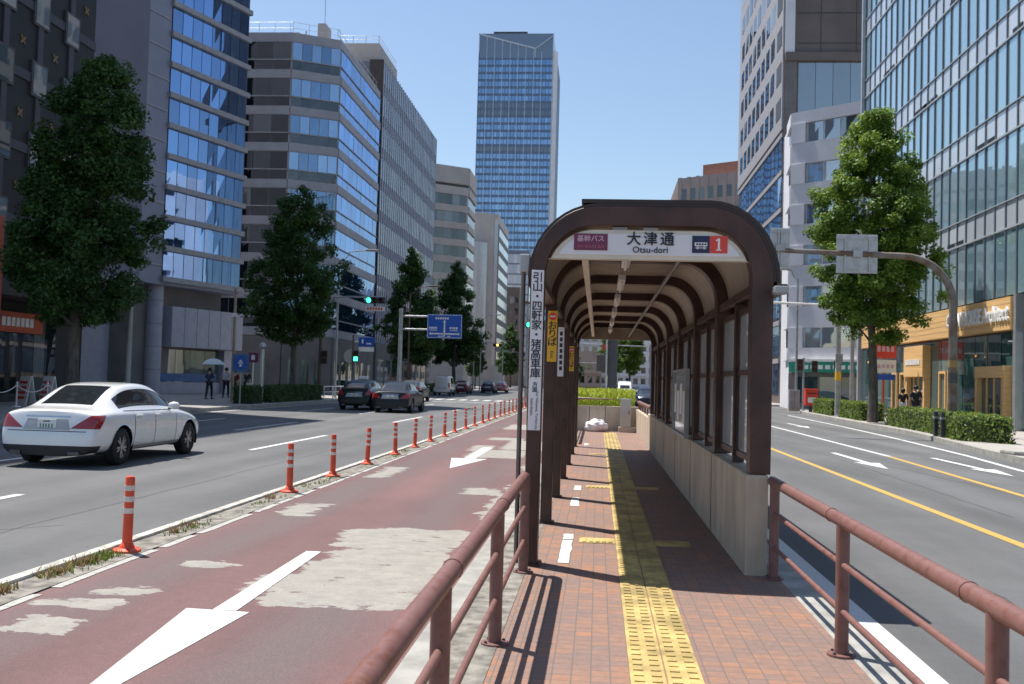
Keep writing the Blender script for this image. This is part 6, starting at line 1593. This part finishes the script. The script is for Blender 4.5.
# red mailbox
t = thing('mailbox', 'red mailbox standing on the right pavement beside the short hedge', 'mailbox', (13.75,66.3,.148))
B().box(-.4,.4,-.3,.3,.42,1.42).build('box', m_redp, t, bevel=.05); B().box(-.43,.43,-.33,.33,1.42,1.5).build('lid', m_redp, t, bevel=.03); B().lathe([(.12,0),(.1,.42)], n=12).build('leg', m_dkgrey, t)
B().box(-.3,.3,-.315,-.301,1.18,1.24).build('slot', m_black, t); B().box(-.25,.25,-.315,-.301,.6,.95).build('notice', m_wplastic, t)
t = thing('utility_cabinet', 'grey street cabinet left of the red mailbox', 'cabinet', (13.0,68,.148))
B().box(-.38,.38,-.25,.25,0,.12).build('plinth', m_conc, t); B().box(-.35,.35,-.22,.22,.12,1.4).build('case', m_grey, t, bevel=.02); B().box(-.01,.01,-.226,-.221,.2,1.3).build('door_seam', m_dkgrey, t)
t = thing('utility_cabinet', 'low dark cabinet behind the red mailbox before the green shop', 'cabinet', (15.2,71,.148))
B().box(-.4,.4,-.25,.25,0,.1).build('plinth', m_conc, t); B().box(-.36,.36,-.22,.22,.1,1.0).build('case', m_dkgrey, t, bevel=.02)
t = pole('bus_stop_sign', 'red and white roadside sign stack behind the trunk of the bright tree', (15.6,56.5,.148), 4.4, .06, .06, 'sign', m_orwall)
B().box(-.75,.65,-.1,-.05,3.3,4.3).build('red_panel', m_redp, t, bevel=.02); B().box(-.75,.65,-.1,-.05,2.5,3.2).build('white_panel', m_wplastic, t, bevel=.02); B().box(-.6,.6,-.1,-.05,2.1,2.42).build('blue_panel', m_blue, t, bevel=.02)
b = B()
for k in range(5): b.box(-.6+k*.24,-.44+k*.24,-.106,-.101,3.65,3.95); b.box(-.6+k*.24,-.44+k*.24,-.106,-.101,2.75,2.95)
b.build('panel_marks', m_pinkw, t)
for lab, x, y in (('dark square bollard set into the gap of the near right hedge', 11.75,34.6), ('dark square bollard beside its twin at the near right hedge, left one', 11.85,35.6)):
    t = thing('bollard', lab, 'bollard', (x-.25,y,.148)); B().box(-.07,.07,-.07,.07,0,.85).build('post', m_dkgrey, t, bevel=.015); B().box(-.075,.075,-.075,.075,.6,.68).build('band', m_grey, t)
t = thing('kerb_stone', 'rough stone block edging the right pavement at the frame edge', 'kerb stone', (10.35,26.3,.148)); B().box(-.1,.6,-.6,.3,0,.1).build('stone', m_kerb, t, bevel=.03)

# poles straight ahead beyond the platform
t = pole('utility_pole', 'thick dark grey pole with a pale strip, seen through the shelter', (.72,52,0), 9.5, .26, .22, 'pole', M('dark_concrete_pole', (.1,.1,.105), .7)); B().box(-.36,-.27,-.06,.06,.5,9).build('cable_guard', m_silver, t)
t = thing('overhead_sign_arm', 'grey curved arm post with dark sign backs seen through the shelter end', 'road sign', (-1.75,74,0))
b = B(); b.tube([(0,0,0),(0,0,4.0)]+[(1.3*(1-math.cos(a)),0,4.0+1.3*math.sin(a)) for a in [PI/2*k/8 for k in range(1,9)]]+[(7,0,5.35)], .11, 10); b.build('post_and_arm', m_steel, t, smooth=40)
B().box(1.6,3.0,-.15,-.1,2.5,3.7).build('sign_plate', m_dbrown, t, bevel=.02); B().box(2.0,2.8,-.15,-.1,4.1,4.5).build('small_sign_plate', m_redp, t, bevel=.02); B().tube([(0,0,3.1),(3,0,3.1)], .04, 6).build('lower_arm', m_steel, t)
t = thing('overhead_sign_arm', 'low straight arm post crossing behind the planter shrubs', 'road sign', (4.6,90,0)); B().tube([(0,0,0),(0,0,5.2)], .1, 8).build('post', m_steel, t); B().tube([(0,0,5.0),(-6,0,5.1)], .05, 8).build('arm', m_steel, t)
